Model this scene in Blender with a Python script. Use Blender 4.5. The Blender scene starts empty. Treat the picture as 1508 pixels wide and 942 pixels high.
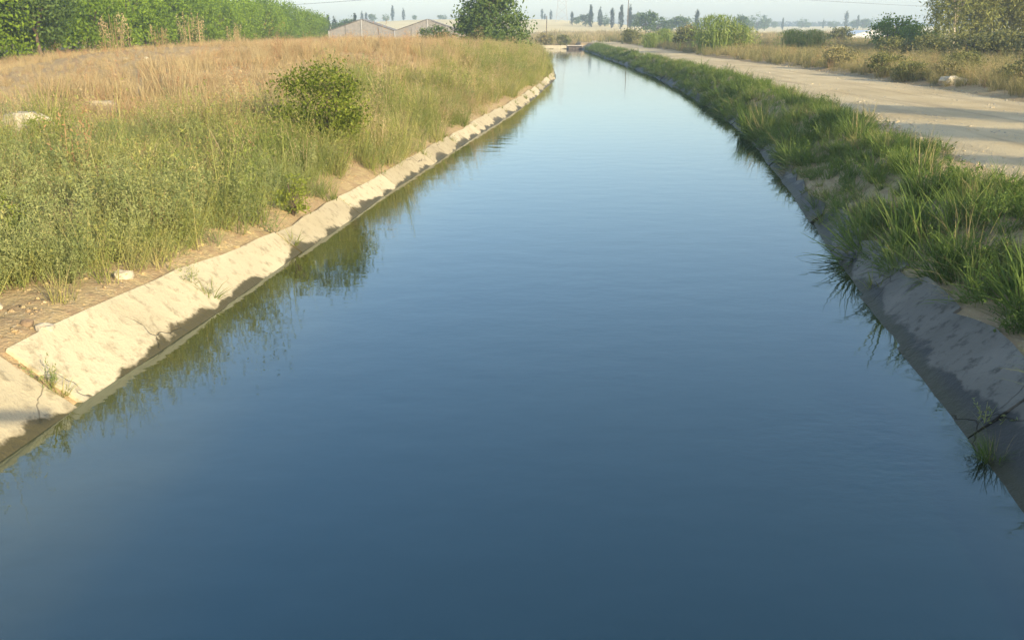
import bpy, math, random
import numpy as np
from mathutils import Vector, Matrix

SC = bpy.context.scene
COL = SC.collection
R = math.radians

# ------------------------------------------------------------------ camera
CAM_Z = 3.2
PITCH = 18.2
cam_d = bpy.data.cameras.new('camera')
cam_d.sensor_fit = 'HORIZONTAL'
cam_d.angle = R(60.0)
cam_d.clip_start = 0.05
cam_d.clip_end = 9000
cam = bpy.data.objects.new('camera', cam_d)
COL.objects.link(cam)
cam.location = (0, 0, CAM_Z)
cam.rotation_euler = (R(90 - PITCH), 0, 0)
SC.camera = cam

# ------------------------------------------------------------------ light
SUN_EL = 17.5
SUN_DIR = Vector((0.64, -0.77, 0)).normalized()          # horizontal direction towards the sun
world = bpy.data.worlds.new('World')
SC.world = world
world.use_nodes = True
wn = world.node_tree.nodes
sky = wn.new('ShaderNodeTexSky')
sky.sky_type = 'NISHITA'
sky.sun_disc = False
sky.sun_elevation = R(SUN_EL)
sky.sun_rotation = math.atan2(SUN_DIR.x, SUN_DIR.y)
sky.altitude = 50
sky.air_density = 1.0
sky.dust_density = 1.5
sky.ozone_density = 1.4
world.node_tree.links.new(sky.outputs[0], wn['Background'].inputs[0])
wn['Background'].inputs[1].default_value = 0.15

sun_d = bpy.data.lights.new('sun', 'SUN')
sun_d.energy = 4.0
sun_d.angle = R(0.55)
sun_d.color = (1.0, 0.83, 0.53)
sun = bpy.data.objects.new('sun', sun_d)
COL.objects.link(sun)
sd = Vector((SUN_DIR.x * math.cos(R(SUN_EL)), SUN_DIR.y * math.cos(R(SUN_EL)), math.sin(R(SUN_EL))))
sun.rotation_euler = sd.to_track_quat('Z', 'Y').to_euler()
sun.location = (20, -20, 20)

SC.render.engine = 'CYCLES'
SC.view_settings.view_transform = 'Standard'
SC.view_settings.look = 'None'
SC.view_settings.exposure = 1.12
SC.view_settings.gamma = 1.0
SC.view_settings.use_curve_mapping = False
SC.cycles.use_denoising = True
SC.cycles.max_bounces = 6
SC.cycles.diffuse_bounces = 3
SC.cycles.glossy_bounces = 2
SC.cycles.transmission_bounces = 3
SC.cycles.volume_bounces = 2
SC.cycles.transparent_max_bounces = 6
SC.cycles.caustics_reflective = False
SC.cycles.caustics_refractive = False

# ------------------------------------------------------------------ helpers
def smooth(a, b, x):
    t = np.clip((np.asarray(x, float) - a) / (b - a), 0, 1)
    return t * t * (3 - 2 * t)

def tag(o, label=None, cat=None, group=None, kind=None):
    if label: o['label'] = label
    if cat: o['category'] = cat
    if group: o['group'] = group
    if kind: o['kind'] = kind
    return o

def empty(name, loc=(0, 0, 0), rz=0.0):
    o = bpy.data.objects.new(name, None)
    COL.objects.link(o)
    o.empty_display_size = 0.2
    o.location = loc
    o.rotation_euler = (0, 0, rz)
    return o

def mesh_obj(name, verts, faces, mat=None, parent=None, smooth_shade=False, attrs=None, link=True):
    me = bpy.data.meshes.new(name)
    me.from_pydata([tuple(v) for v in verts], [], [tuple(f) for f in faces])
    if attrs:
        for k, v in attrs.items():
            a = me.attributes.new(k, 'FLOAT', 'POINT')
            a.data.foreach_set('value', np.asarray(v, np.float32))
    if smooth_shade:
        me.polygons.foreach_set('use_smooth', [True] * len(me.polygons))
    if mat: me.materials.append(mat)
    o = bpy.data.objects.new(name, me)
    if link: COL.objects.link(o)
    if parent: o.parent = parent
    return o

def fast_mesh(name, V, F, mat, attrs=None, smooth_shade=False):
    """V (n,3) float, F (m,k) int with one k."""
    V = np.asarray(V, np.float32); F = np.asarray(F, np.int32)
    me = bpy.data.meshes.new(name)
    k = F.shape[1]
    me.vertices.add(len(V)); me.vertices.foreach_set('co', V.ravel())
    me.loops.add(F.size); me.loops.foreach_set('vertex_index', F.ravel())
    me.polygons.add(len(F)); me.polygons.foreach_set('loop_start', np.arange(0, F.size, k, dtype=np.int32))
    if smooth_shade: me.polygons.foreach_set('use_smooth', np.ones(len(F), bool))
    if attrs:
        for kk, v in attrs.items():
            a = me.attributes.new(kk, 'FLOAT', 'POINT')
            a.data.foreach_set('value', np.asarray(v, np.float32))
    if mat: me.materials.append(mat)
    me.update(calc_edges=True)
    return me

def obj(name, me, parent=None, loc=None):
    o = bpy.data.objects.new(name, me)
    COL.objects.link(o)
    if parent: o.parent = parent
    if loc is not None: o.location = loc
    return o

def copy_tree(o, parent=None):
    c = o.copy(); COL.objects.link(c)
    if parent: c.parent = parent
    for ch in o.children: copy_tree(ch, c)
    return c

def box_vf(cx, cy, cz, sx, sy, sz):
    x, y, z = sx / 2, sy / 2, sz / 2
    v = [(cx + a * x, cy + b * y, cz + c * z) for c in (-1, 1) for b in (-1, 1) for a in (-1, 1)]
    f = [(0, 2, 3, 1), (4, 5, 7, 6), (0, 1, 5, 4), (2, 6, 7, 3), (0, 4, 6, 2), (1, 3, 7, 5)]
    return v, f

class MB:
    def __init__(self): self.v = []; self.f = []
    def add(self, v, f):
        n = len(self.v); self.v += [tuple(p) for p in v]; self.f += [tuple(i + n for i in q) for q in f]
        return self
    def box(self, *a): return self.add(*box_vf(*a))
    def tube(self, pts, rad, n=8, cap=True):
        pts = [Vector(p) for p in pts]
        if not hasattr(rad, '__len__'): rad = [rad] * len(pts)
        V = []; F = []
        for i, p in enumerate(pts):
            t = (pts[min(i + 1, len(pts) - 1)] - pts[max(i - 1, 0)]).normalized()
            a = t.orthogonal().normalized() if abs(t.z) > .9 else t.cross(Vector((0, 0, 1))).normalized()
            if abs(t.z) > .9: a = (Vector((1, 0, 0)) - t * t.x).normalized()
            b = t.cross(a)
            for k in range(n):
                an = 2 * math.pi * k / n
                V.append(p + (a * math.cos(an) + b * math.sin(an)) * rad[i])
        for i in range(len(pts) - 1):
            for k in range(n):
                k2 = (k + 1) % n
                F.append((i * n + k, i * n + k2, (i + 1) * n + k2, (i + 1) * n + k))
        if cap:
            F.append(tuple(range(n - 1, -1, -1))); F.append(tuple((len(pts) - 1) * n + k for k in range(n)))
        return self.add(V, F)
    def build(self, name, mat, parent=None, smooth_shade=False):
        return mesh_obj(name, self.v, self.f, mat, parent, smooth_shade)

ORD = ['first', 'second', 'third', 'fourth', 'fifth', 'sixth', 'seventh', 'eighth', 'ninth', 'tenth', 'eleventh', 'twelfth',
       'thirteenth', 'fourteenth', 'fifteenth', 'sixteenth', 'seventeenth', 'eighteenth', 'nineteenth', 'twentieth']
ORD += ['twenty-' + w for w in ORD[:9]] + ['thirtieth'] + ['thirty-' + w for w in ORD[:9]] + ['fortieth'] + ['forty-' + w for w in ORD[:9]]

# ------------------------------------------------------------------ materials
def new_mat(name):
    m = bpy.data.materials.new(name); m.use_nodes = True
    nt = m.node_tree
    for n in list(nt.nodes): nt.nodes.remove(n)
    out = nt.nodes.new('ShaderNodeOutputMaterial')
    return m, nt, out

def N(nt, typ, **kw):
    n = nt.nodes.new(typ)
    for k, v in kw.items(): setattr(n, k, v)
    return n

def ramp(nt, fac, stops, interp='LINEAR'):
    r = N(nt, 'ShaderNodeValToRGB'); r.color_ramp.interpolation = interp
    el = r.color_ramp.elements
    while len(el) < len(stops): el.new(0.5)
    for e, (p, c) in zip(el, stops):
        e.position = p; e.color = (*c, 1) if len(c) == 3 else c
    nt.links.new(fac, r.inputs[0])
    return r.outputs[0]

def math_n(nt, op, a, b=None, clamp=False):
    n = N(nt, 'ShaderNodeMath', operation=op); n.use_clamp = clamp
    for i, x in enumerate((a, b)):
        if x is None: continue
        if isinstance(x, (int, float)): n.inputs[i].default_value = x
        else: nt.links.new(x, n.inputs[i])
    return n.outputs[0]

def noise(nt, scale, detail=3, vec=None, rough=0.55, dims=None):
    n = N(nt, 'ShaderNodeTexNoise'); n.inputs['Scale'].default_value = scale
    n.inputs['Detail'].default_value = detail; n.inputs['Roughness'].default_value = rough
    if vec is not None: nt.links.new(vec, n.inputs['Vector'])
    return n.outputs[0]

def pos(nt, scale=None):
    g = N(nt, 'ShaderNodeNewGeometry').outputs['Position']
    if scale:
        m = N(nt, 'ShaderNodeVectorMath', operation='MULTIPLY'); nt.links.new(g, m.inputs[0]); m.inputs[1].default_value = scale
        return m.outputs[0]
    return g

def mixc(nt, fac, a, b):
    n = N(nt, 'ShaderNodeMix', data_type='RGBA')
    if isinstance(fac, (int, float)): n.inputs[0].default_value = fac
    else: nt.links.new(fac, n.inputs[0])
    for i, x in ((6, a), (7, b)):
        if isinstance(x, tuple): n.inputs[i].default_value = (*x, 1)
        else: nt.links.new(x, n.inputs[i])
    return n.outputs[2]

def principled(nt, out, color, rough=0.8, bump=None, bump_d=0.01, spec=0.3, bump_s=1.0):
    p = N(nt, 'ShaderNodeBsdfPrincipled')
    if isinstance(color, tuple): p.inputs['Base Color'].default_value = (*color, 1)
    else: nt.links.new(color, p.inputs['Base Color'])
    if isinstance(rough, (int, float)): p.inputs['Roughness'].default_value = rough
    else: nt.links.new(rough, p.inputs['Roughness'])
    p.inputs['Specular IOR Level'].default_value = spec
    if bump is not None:
        b = N(nt, 'ShaderNodeBump'); b.inputs['Distance'].default_value = bump_d; b.inputs['Strength'].default_value = bump_s
        nt.links.new(bump, b.inputs['Height']); nt.links.new(b.outputs[0], p.inputs['Normal'])
    nt.links.new(p.outputs[0], out.inputs[0])
    return p

def leaf_mat(name, cols, transl=0.3, patch=0.35, wr=0.4, wo=0.4, wp=0.5, rough=0.6):
    """leaf / blade colour from a per-blade value, a per-plant value and a slow world noise."""
    m, nt, out = new_mat(name)
    at = N(nt, 'ShaderNodeAttribute', attribute_name='rnd').outputs['Fac']
    oi = N(nt, 'ShaderNodeObjectInfo').outputs['Random']
    pn = noise(nt, patch, 2, pos(nt))
    pn2 = noise(nt, patch * 4.5, 2, pos(nt))
    pn = math_n(nt, 'ADD', math_n(nt, 'MULTIPLY', pn, 1.9), math_n(nt, 'MULTIPLY', pn2, 1.3))
    pn = math_n(nt, 'SUBTRACT', pn, 1.1)
    s = math_n(nt, 'ADD', math_n(nt, 'MULTIPLY', at, wr), math_n(nt, 'MULTIPLY', oi, wo))
    s = math_n(nt, 'ADD', s, math_n(nt, 'MULTIPLY', pn, wp))
    s = math_n(nt, 'DIVIDE', s, wr + wo + wp, True)
    k = len(cols)
    c = ramp(nt, s, [(0.12 + 0.76 * i / (k - 1), cols[i]) for i in range(k)])
    p = N(nt, 'ShaderNodeBsdfPrincipled'); nt.links.new(c, p.inputs['Base Color'])
    p.inputs['Roughness'].default_value = rough; p.inputs['Specular IOR Level'].default_value = 0.12
    t = N(nt, 'ShaderNodeBsdfTranslucent'); nt.links.new(c, t.inputs[0])
    mx = N(nt, 'ShaderNodeMixShader'); mx.inputs[0].default_value = transl
    nt.links.new(p.outputs[0], mx.inputs[1]); nt.links.new(t.outputs[0], mx.inputs[2])
    nt.links.new(mx.outputs[0], out.inputs[0])
    return m

def plain_mat(name, a, b, scale=6, rough=0.8, bump_d=0.0, spec=0.3, metallic=0):
    m, nt, out = new_mat(name)
    tc = N(nt, 'ShaderNodeTexCoord').outputs['Object']
    n = noise(nt, scale, 4, tc)
    c = ramp(nt, n, [(0.3, a), (0.7, b)])
    p = principled(nt, out, c, rough, n if bump_d else None, bump_d, spec)
    p.inputs['Metallic'].default_value = metallic
    return m

M = {}
# bare ground: dusty soil with straw patches and clods
m, nt, out = new_mat('soil'); P_ = pos(nt)
n1 = noise(nt, 0.22, 4, P_); n2 = noise(nt, 5.0, 5, P_, 0.65); n3 = noise(nt, 26, 3, P_)
c = ramp(nt, n1, [(0.3, (0.34, 0.245, 0.13)), (0.55, (0.44, 0.34, 0.18)), (0.75, (0.46, 0.37, 0.20))])
c = mixc(nt, ramp(nt, n2, [(0.42, (0, 0, 0)), (0.62, (1, 1, 1))]), c, (0.36, 0.255, 0.145))
c = mixc(nt, ramp(nt, n3, [(0.60, (0, 0, 0)), (0.68, (0.7, 0.7, 0.7))]), c, (0.52, 0.44, 0.30))
principled(nt, out, c, 0.95, math_n(nt, 'ADD', math_n(nt, 'MULTIPLY', n2, 1.0), math_n(nt, 'MULTIPLY', n3, .35)), 0.06, 0.1)
M['soil'] = m
# gravel road
m, nt, out = new_mat('gravel_track'); P_ = pos(nt)
n1 = noise(nt, 0.35, 4, P_); n2 = noise(nt, 9, 4, P_, .7); n3 = noise(nt, 45, 2, P_)
n4 = noise(nt, 1.0, 3, pos(nt, (1.6, 0.12, 1)))
c = ramp(nt, n1, [(0.3, (0.48, 0.375, 0.21)), (0.7, (0.63, 0.52, 0.32))])
c = mixc(nt, ramp(nt, n4, [(0.5, (0, 0, 0)), (0.68, (.6, .6, .6))]), c, (0.35, 0.27, 0.165))
c = mixc(nt, ramp(nt, n3, [(0.60, (0, 0, 0)), (0.72, (.75, .75, .75))]), c, (0.25, 0.20, 0.14))
c = mixc(nt, ramp(nt, n2, [(0.60, (0, 0, 0)), (0.70, (.7, .7, .7))]), c, (0.58, 0.50, 0.36))
principled(nt, out, c, 0.95, math_n(nt, 'ADD', n2, math_n(nt, 'MULTIPLY', n3, .5)), 0.035, 0.1)
M['gravel'] = m
# concrete lining slabs: dry and pale above, dark and damp near the water line
def concrete(name, dry_a, dry_b, wet, level, cr=.52, rag=1.0):
    m, nt, out = new_mat(name); P_ = pos(nt)
    sep = N(nt, 'ShaderNodeSeparateXYZ'); nt.links.new(P_, sep.inputs[0])
    n1 = noise(nt, 1.1, 5, P_, .6); n2 = noise(nt, 7, 5, P_, .65); n3 = noise(nt, 40, 3, P_)
    nb = noise(nt, 0.55, 3, P_)
    oi = N(nt, 'ShaderNodeObjectInfo').outputs['Random']
    c = ramp(nt, math_n(nt, 'ADD', math_n(nt, 'MULTIPLY', n1, .6), math_n(nt, 'MULTIPLY', oi, .4)), [(0.25, dry_a), (0.7, dry_b)])
    c = mixc(nt, ramp(nt, n2, [(0.52, (0, 0, 0)), (0.68, (.75, .75, .75))]), c, tuple(x * .70 for x in dry_a))
    vo = N(nt, 'ShaderNodeTexVoronoi', feature='DISTANCE_TO_EDGE'); vo.inputs['Scale'].default_value = 0.9
    wv = N(nt, 'ShaderNodeVectorMath', operation='ADD'); nt.links.new(P_, wv.inputs[0])
    nc = N(nt, 'ShaderNodeTexNoise'); nc.inputs['Scale'].default_value = 3; nt.links.new(P_, nc.inputs['Vector']); sc_ = N(nt, 'ShaderNodeVectorMath', operation='SCALE'); sc_.inputs['Scale'].default_value = .35; nt.links.new(nc.outputs['Color'], sc_.inputs[0]); nt.links.new(sc_.outputs[0], wv.inputs[1])
    nt.links.new(wv.outputs[0], vo.inputs['Vector'])
    crack = ramp(nt, vo.outputs['Distance'], [(0.0, (1, 1, 1)), (0.009, (0, 0, 0))])
    crack = math_n(nt, 'MULTIPLY', crack, ramp(nt, noise(nt, .45, 2, P_), [(cr, (0, 0, 0)), (cr + .1, (1, 1, 1))]))
    c = mixc(nt, math_n(nt, 'MULTIPLY', crack, .75), c, (0.10, 0.08, 0.055))
    # damp edge follows the water line with a ragged upper limit
    h = math_n(nt, 'ADD', sep.outputs['Z'], math_n(nt, 'MULTIPLY', math_n(nt, 'SUBTRACT', n1, .5), .26 * rag))
    h = math_n(nt, 'ADD', h, math_n(nt, 'MULTIPLY', math_n(nt, 'SUBTRACT', n2, .5), .14))
    h = math_n(nt, 'ADD', h, math_n(nt, 'MULTIPLY', math_n(nt, 'SUBTRACT', nb, .5), .36 * rag))
    w = ramp(nt, math_n(nt, 'ADD', math_n(nt, 'MULTIPLY', h, 1.0), 0.5 - level), [(0.485, (1, 1, 1)), (0.515, (0, 0, 0))])
    c2 = mixc(nt, n2, wet, tuple(x * 1.5 for x in wet))
    low = ramp(nt, math_n(nt, 'ADD', sep.outputs['Z'], .5), [(0.55, (1, 1, 1)), (0.62, (0, 0, 0))])
    c2 = mixc(nt, math_n(nt, 'MULTIPLY', low, .8), c2, (0.055, 0.05, 0.02))
    c = mixc(nt, w, c, c2)
    ro = math_n(nt, 'SUBTRACT', 0.92, math_n(nt, 'MULTIPLY', w, .35))
    hb = math_n(nt, 'ADD', math_n(nt, 'MULTIPLY', n2, .8), math_n(nt, 'MULTIPLY', n3, .25))
    hb = math_n(nt, 'SUBTRACT', hb, crack)
    principled(nt, out, c, ro, hb, 0.025, 0.3)
    return m
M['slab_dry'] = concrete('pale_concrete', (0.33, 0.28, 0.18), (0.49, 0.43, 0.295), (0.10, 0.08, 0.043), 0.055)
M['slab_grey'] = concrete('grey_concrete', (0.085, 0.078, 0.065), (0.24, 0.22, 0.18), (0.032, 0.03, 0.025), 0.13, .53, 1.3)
# canal water
m, nt, out = new_mat('canal_water')
P_ = pos(nt)
a1 = noise(nt, 1.2, 3, pos(nt, (1, 1.6, 1))); a2 = noise(nt, 7.0, 3, pos(nt, (1, 1.8, 1))); a3 = noise(nt, 0.16, 2, P_)
mask = ramp(nt, a3, [(0.45, (.25, .25, .25)), (0.7, (1, 1, 1))])
dv = N(nt, 'ShaderNodeVectorMath', operation='DISTANCE'); nt.links.new(P_, dv.inputs[0]); dv.inputs[1].default_value = (3.0, 6.1, 0)
mask = math_n(nt, 'ADD', mask, math_n(nt, 'MULTIPLY', ramp(nt, math_n(nt, 'MULTIPLY', dv.outputs['Value'], .5), [(0.0, (1, 1, 1)), (0.8, (0, 0, 0))]), 2.5))   # eddy by the lining
hgt = math_n(nt, 'ADD', a1, math_n(nt, 'MULTIPLY', math_n(nt, 'MULTIPLY', a2, .22), mask))
murk = noise(nt, 0.10, 3, P_)
bc = ramp(nt, murk, [(0.35, (0.002, 0.010, 0.015)), (0.65, (0.004, 0.011, 0.010))])
shore_reflection = N(nt, 'ShaderNodeAttribute', attribute_name='shore_reflection').outputs['Fac']
shore_reflection = math_n(nt, 'MULTIPLY', shore_reflection, ramp(nt, noise(nt, .6, 3, P_), [(0.25, (.45, .45, .45)), (0.7, (1, 1, 1))]))
bc = mixc(nt, shore_reflection, bc, (0.085, 0.078, 0.022))      # olive of the weeds' reflection painted in, plus silt in the shallows
p = principled(nt, out, bc, 0.035, hgt, 0.0042, 0.5)
p.inputs['IOR'].default_value = 2.05
p.inputs['Specular Tint'].default_value = (0.6, 0.94, 1.0, 1)
M['water'] = m
# plants
M['g_bank'] = leaf_mat('bank_grass_leaf', [(0.105, 0.155, 0.034), (0.20, 0.235, 0.058), (0.32, 0.315, 0.10), (0.48, 0.40, 0.19)], .3, .30)
M['g_feather'] = leaf_mat('feathery_weed_leaf', [(0.12, 0.165, 0.06), (0.20, 0.245, 0.09), (0.30, 0.32, 0.125), (0.39, 0.37, 0.16)], .3, .4)
M['g_dry'] = leaf_mat('dry_grass_straw', [(0.24, 0.18, 0.095), (0.35, 0.265, 0.14), (0.43, 0.34, 0.19), (0.50, 0.42, 0.24)], .25, .25)
M['g_rust'] = leaf_mat('rust_seed_heads', [(0.22, 0.12, 0.065), (0.36, 0.21, 0.11), (0.45, 0.29, 0.15)], .2, .3)
M['g_verge'] = leaf_mat('verge_grass_leaf', [(0.06, 0.10, 0.022), (0.11, 0.17, 0.036), (0.18, 0.245, 0.058), (0.30, 0.30, 0.11)], .35, .5)
M['g_road'] = leaf_mat('roadside_weed_leaf', [(0.11, 0.125, 0.045), (0.20, 0.195, 0.075), (0.32, 0.27, 0.125), (0.44, 0.35, 0.18)], .25, .16)
M['l_orchard'] = leaf_mat('orchard_leaf', [(0.07, 0.12, 0.012), (0.16, 0.25, 0.022), (0.25, 0.35, 0.035)], .4, .15, .6, .2, .2)
M['l_bush'] = leaf_mat('bush_leaf', [(0.05, 0.075, 0.012), (0.16, 0.205, 0.028), (0.34, 0.38, 0.07)], .4, .8, .6, .2, .2)
M['l_dark'] = leaf_mat('dark_leaf', [(0.04, 0.07, 0.022), (0.085, 0.14, 0.035), (0.15, 0.21, 0.055)], .3, .3, .6, .2, .2)
M['l_euc'] = leaf_mat('eucalyptus_leaf', [(0.13, 0.16, 0.045), (0.22, 0.24, 0.07), (0.32, 0.32, 0.11)], .4, .3, .6, .2, .2)
M['l_cyp'] = leaf_mat('cypress_leaf', [(0.02, 0.035, 0.02), (0.035, 0.055, 0.028), (0.055, 0.08, 0.035)], .15, .3, .6, .2, .2)
M['l_hedge'] = leaf_mat('hedge_leaf', [(0.09, 0.10, 0.035), (0.17, 0.18, 0.06), (0.26, 0.26, 0.09)], .3, .5, .6, .2, .2)
M['l_reed'] = leaf_mat('reed_leaf', [(0.14, 0.20, 0.04), (0.23, 0.31, 0.07), (0.38, 0.38, 0.14)], .35, .5, .6, .2, .2)
M['l_lime'] = leaf_mat('lime_leaf', [(0.16, 0.20, 0.03), (0.25, 0.29, 0.05), (0.34, 0.36, 0.08)], .4, .8, .6, .2, .2)
M['bark'] = plain_mat('brown_bark', (0.09, 0.065, 0.045), (0.16, 0.12, 0.085), 8, .9, .02)
M['bark_pale'] = plain_mat('pale_eucalyptus_bark', (0.36, 0.31, 0.25), (0.58, 0.53, 0.44), 3, .8, .01)
M['stone'] = plain_mat('pale_stone', (0.34, 0.295, 0.215), (0.48, 0.43, 0.33), 9, .9, .02)
M['stone_dark'] = plain_mat('brown_clod', (0.14, 0.10, 0.07), (0.26, 0.19, 0.12), 9, .95, .02)
M['conc_bridge'] = plain_mat('bridge_concrete', (0.32, 0.30, 0.27), (0.45, 0.42, 0.37), 4, .9, .01)
M['rail'] = plain_mat('painted_steel_rail', (0.20, 0.22, 0.22), (0.30, 0.31, 0.30), 10, .5, 0, .5)
M['steel'] = plain_mat('galvanised_steel', (0.36, 0.37, 0.38), (0.50, 0.51, 0.52), 10, .5, 0, .5, .3)
M['wood'] = plain_mat('weathered_pole_wood', (0.10, 0.09, 0.08), (0.17, 0.15, 0.13), 5, .9, .01)
M['net'] = plain_mat('grey_shade_net', (0.17, 0.165, 0.16), (0.25, 0.24, 0.23), 3, .8)
M['film'] = plain_mat('greenhouse_film', (0.55, 0.58, 0.60), (0.70, 0.72, 0.72), 2, .4, 0, .5)
M['pipe'] = plain_mat('dark_culvert_concrete', (0.07, 0.06, 0.055), (0.13, 0.11, 0.10), 4, .9, .01)
M['cable'] = plain_mat('cable_metal', (0.10, 0.10, 0.11), (0.14, 0.14, 0.15), 4, .6)

# ------------------------------------------------------------------ terrain functions
_LY = np.array([-90, -40, -10, 6.3, 17.6, 28.3, 41.8, 62, 90, 121, 160.])
_LX = np.array([-16, -9.4, -5.95, -4.05, -2.64, -1.15, .81, 2.95, 3.75, 4.1, 4.5])
_RY = np.array([-90, -40, -10, 6.57, 13.1, 20, 27.4, 35, 51.6, 65, 84, 127, 160.])
_RX = np.array([-10, -3.2, 1.2, 3.8, 4.89, 6.1, 7.3, 8.1, 9.35, 9.95, 10.35, 10.8, 11.1])
_TY = np.arange(-90, 160.01, .5)
def _tab(y, x):
    t = np.interp(_TY, y, x)
    k = np.hanning(23); k /= k.sum()
    pad = np.concatenate([t[0] + (t[1] - t[0]) * np.arange(-11, 0), t, t[-1] + (t[-1] - t[-2]) * np.arange(1, 12)])
    return np.convolve(pad, k, 'valid')
_TL, _TR = _tab(_LY, _LX), _tab(_RY, _RX)
def xL(y): return np.interp(y, _TY, _TL)
def xR(y): return np.interp(y, _TY, _TR)
_ROY = np.array([-90, -10, 0, 13.6, 18.6, 27, 39, 55, 77, 137, 170, 400, 900.])
_ROX = np.array([-4, 5.6, 6.5, 7.9, 8.6, 9.9, 11.1, 12.0, 12.2, 12.9, 13.5, 30, 80.])
_RQX = np.array([3, 12.6, 13.6, 15.0, 15.6, 16.4, 16.9, 17.3, 16.4, 17.0, 17.4, 34, 84.])
def roadL(y): return np.interp(y, _ROY, _ROX)
def roadR(y): return np.interp(y, _ROY, _RQX)
Y_END, Y_ARM = 150.0, 141.0
GRAD = 0.833
def LIN(y): return .58 - .29 * smooth(7.0, 14, y)     # horizontal run of the lining above the water

def vnoise(x, y, s, seed=0):
    """smooth value noise in [-1,1]"""
    x = np.asarray(x, float) / s; y = np.asarray(y, float) / s
    xi, yi = np.floor(x), np.floor(y); fx, fy = x - xi, y - yi
    def h(a, b):
        v = np.sin(a * 127.1 + b * 311.7 + seed * 74.7) * 43758.5453
        return (v - np.floor(v)) * 2 - 1
    ux, uy = fx * fx * (3 - 2 * fx), fy * fy * (3 - 2 * fy)
    return (h(xi, yi) * (1 - ux) + h(xi + 1, yi) * ux) * (1 - uy) + (h(xi, yi + 1) * (1 - ux) + h(xi + 1, yi + 1) * ux) * uy

def H(x, y):
    x = np.asarray(x, float); y = np.asarray(y, float)
    l, r = xL(y), xR(y)
    e1 = np.minimum(np.minimum(x - l, r - x), Y_END - y)
    e2 = np.minimum(np.minimum(r - x, y - Y_ARM), Y_END - y)
    e2 = np.minimum(e2, x + 90)
    e = np.maximum(e1, e2)
    ln = LIN(y)
    z = np.clip(-e * GRAD, -1.1, ln * GRAD)
    d = np.maximum(-e - ln, 0)
    left = x < (l + r) / 2
    # left berm and mound
    A = np.interp(y, [0, 8, 14, 22, 37, 60, 85, 120, 200], [.55, .6, .7, .85, 1.7, 1.35, .9, .6, .5])
    rise = 9 - 4.5 * smooth(25, 50, y)
    zl = .08 * smooth(0, .3, d) + (.5 - ln * GRAD) * smooth(0, 1.2, d) + A * smooth(0, 1, (d - .3) / (rise - .3)) + .25 * A / 1.6 * smooth(8, 18, d)
    zl = zl - (A * 1.15 - .6) * smooth(0, 1, (d - 8 - 6 * smooth(26, 40, y)) / 11)
    zl += .07 * vnoise(x, y, 1.7, 1) * smooth(.4, 2, d) + .14 * vnoise(x, y, 6, 2) * smooth(1, 5, d)
    # right verge, road, field
    rl, rr = roadL(y), roadR(y)
    zr = (.88 - ln * GRAD) * smooth(.0, 1.6, d) + .05 * vnoise(x, y, 1.3, 3) * smooth(.2, .8, d) * (1 - smooth(rl - .6, rl + .2, x))
    zr += .05 * smooth(rl, rl + 1.5, x)
    zr += (.12 * smooth(rr - .1, rr + .8, x) + .10 * vnoise(x, y, 2.5, 4) * smooth(rr, rr + 1, x) + .12 * vnoise(x, y, 9, 5) * smooth(rr + 1, rr + 6, x))
    zf = .3 * smooth(0, 6, d) + .1 * vnoise(x, y, 5, 6) * smooth(.5, 4, d)
    far = smooth(138, 152, y)
    zz = np.where(left, zl, zr)
    zz = zz * (1 - far) + np.where(x > r, zr, zf) * far
    z = z + np.where(d > 0, zz, 0)
    # distant low rise with stubble
    hill = np.exp(-(((x + 20) / 95) ** 2) ** 1.6 - ((y - 560) / 170) ** 2) * 7.2
    hill2 = np.exp(-(((x - 330) / 220) ** 2) ** 1.5 - ((y - 800) / 240) ** 2) * 3.2
    return z + hill + hill2

# ------------------------------------------------------------------ ground
ys = list(np.arange(-84, 4, 2.0)) + list(np.arange(4, 50, .5)) + list(np.arange(50, 138, 1.2)) + list(np.arange(138, 156, .45))
st = .6
while ys[-1] < 1150:
    st *= 1.09; ys.append(ys[-1] + min(st, 60))
ys = np.array(ys)
offs = [0.0]; st = .14
while offs[-1] < 1050:
    offs.append(offs[-1] + st)
    if offs[-1] > 1.2: st = min(st * 1.075, 60)
offs = np.array(offs)
inner = np.array([0.0, .25, .6, 1.3, 2.5])
rows = []
for y in ys:
    l, r = float(xL(y)), float(xR(y)); w = (r - l); ln = float(LIN(y))
    xs = np.concatenate([(l - ln) - offs[::-1], [l - ln / 2, l], l + inner[1:], [(l + r) / 2], (r - inner[1:])[::-1], [r, r + ln / 2], (r + ln) + offs])
    rows.append(xs)
X = np.array(rows); Yg = np.repeat(ys[:, None], X.shape[1], 1)
Z = H(X, Yg)
# under the road the sheet dips a little so the road sheet lies clear above it
rl, rr = roadL(Yg), roadR(Yg)
Z = Z - .05 * smooth(rl + .1, rl + .6, X) * (1 - smooth(rr - .6, rr - .1, X))
nr, ncx = X.shape
V = np.stack([X, Yg, Z], -1).reshape(-1, 3)
idx = np.arange(nr * ncx).reshape(nr, ncx)
F = np.stack([idx[:-1, :-1], idx[:-1, 1:], idx[1:, 1:], idx[1:, :-1]], -1).reshape(-1, 4)
g = obj('ground', fast_mesh('ground', V, F, M['soil'], smooth_shade=True))
tag(g, kind='structure')

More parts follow.
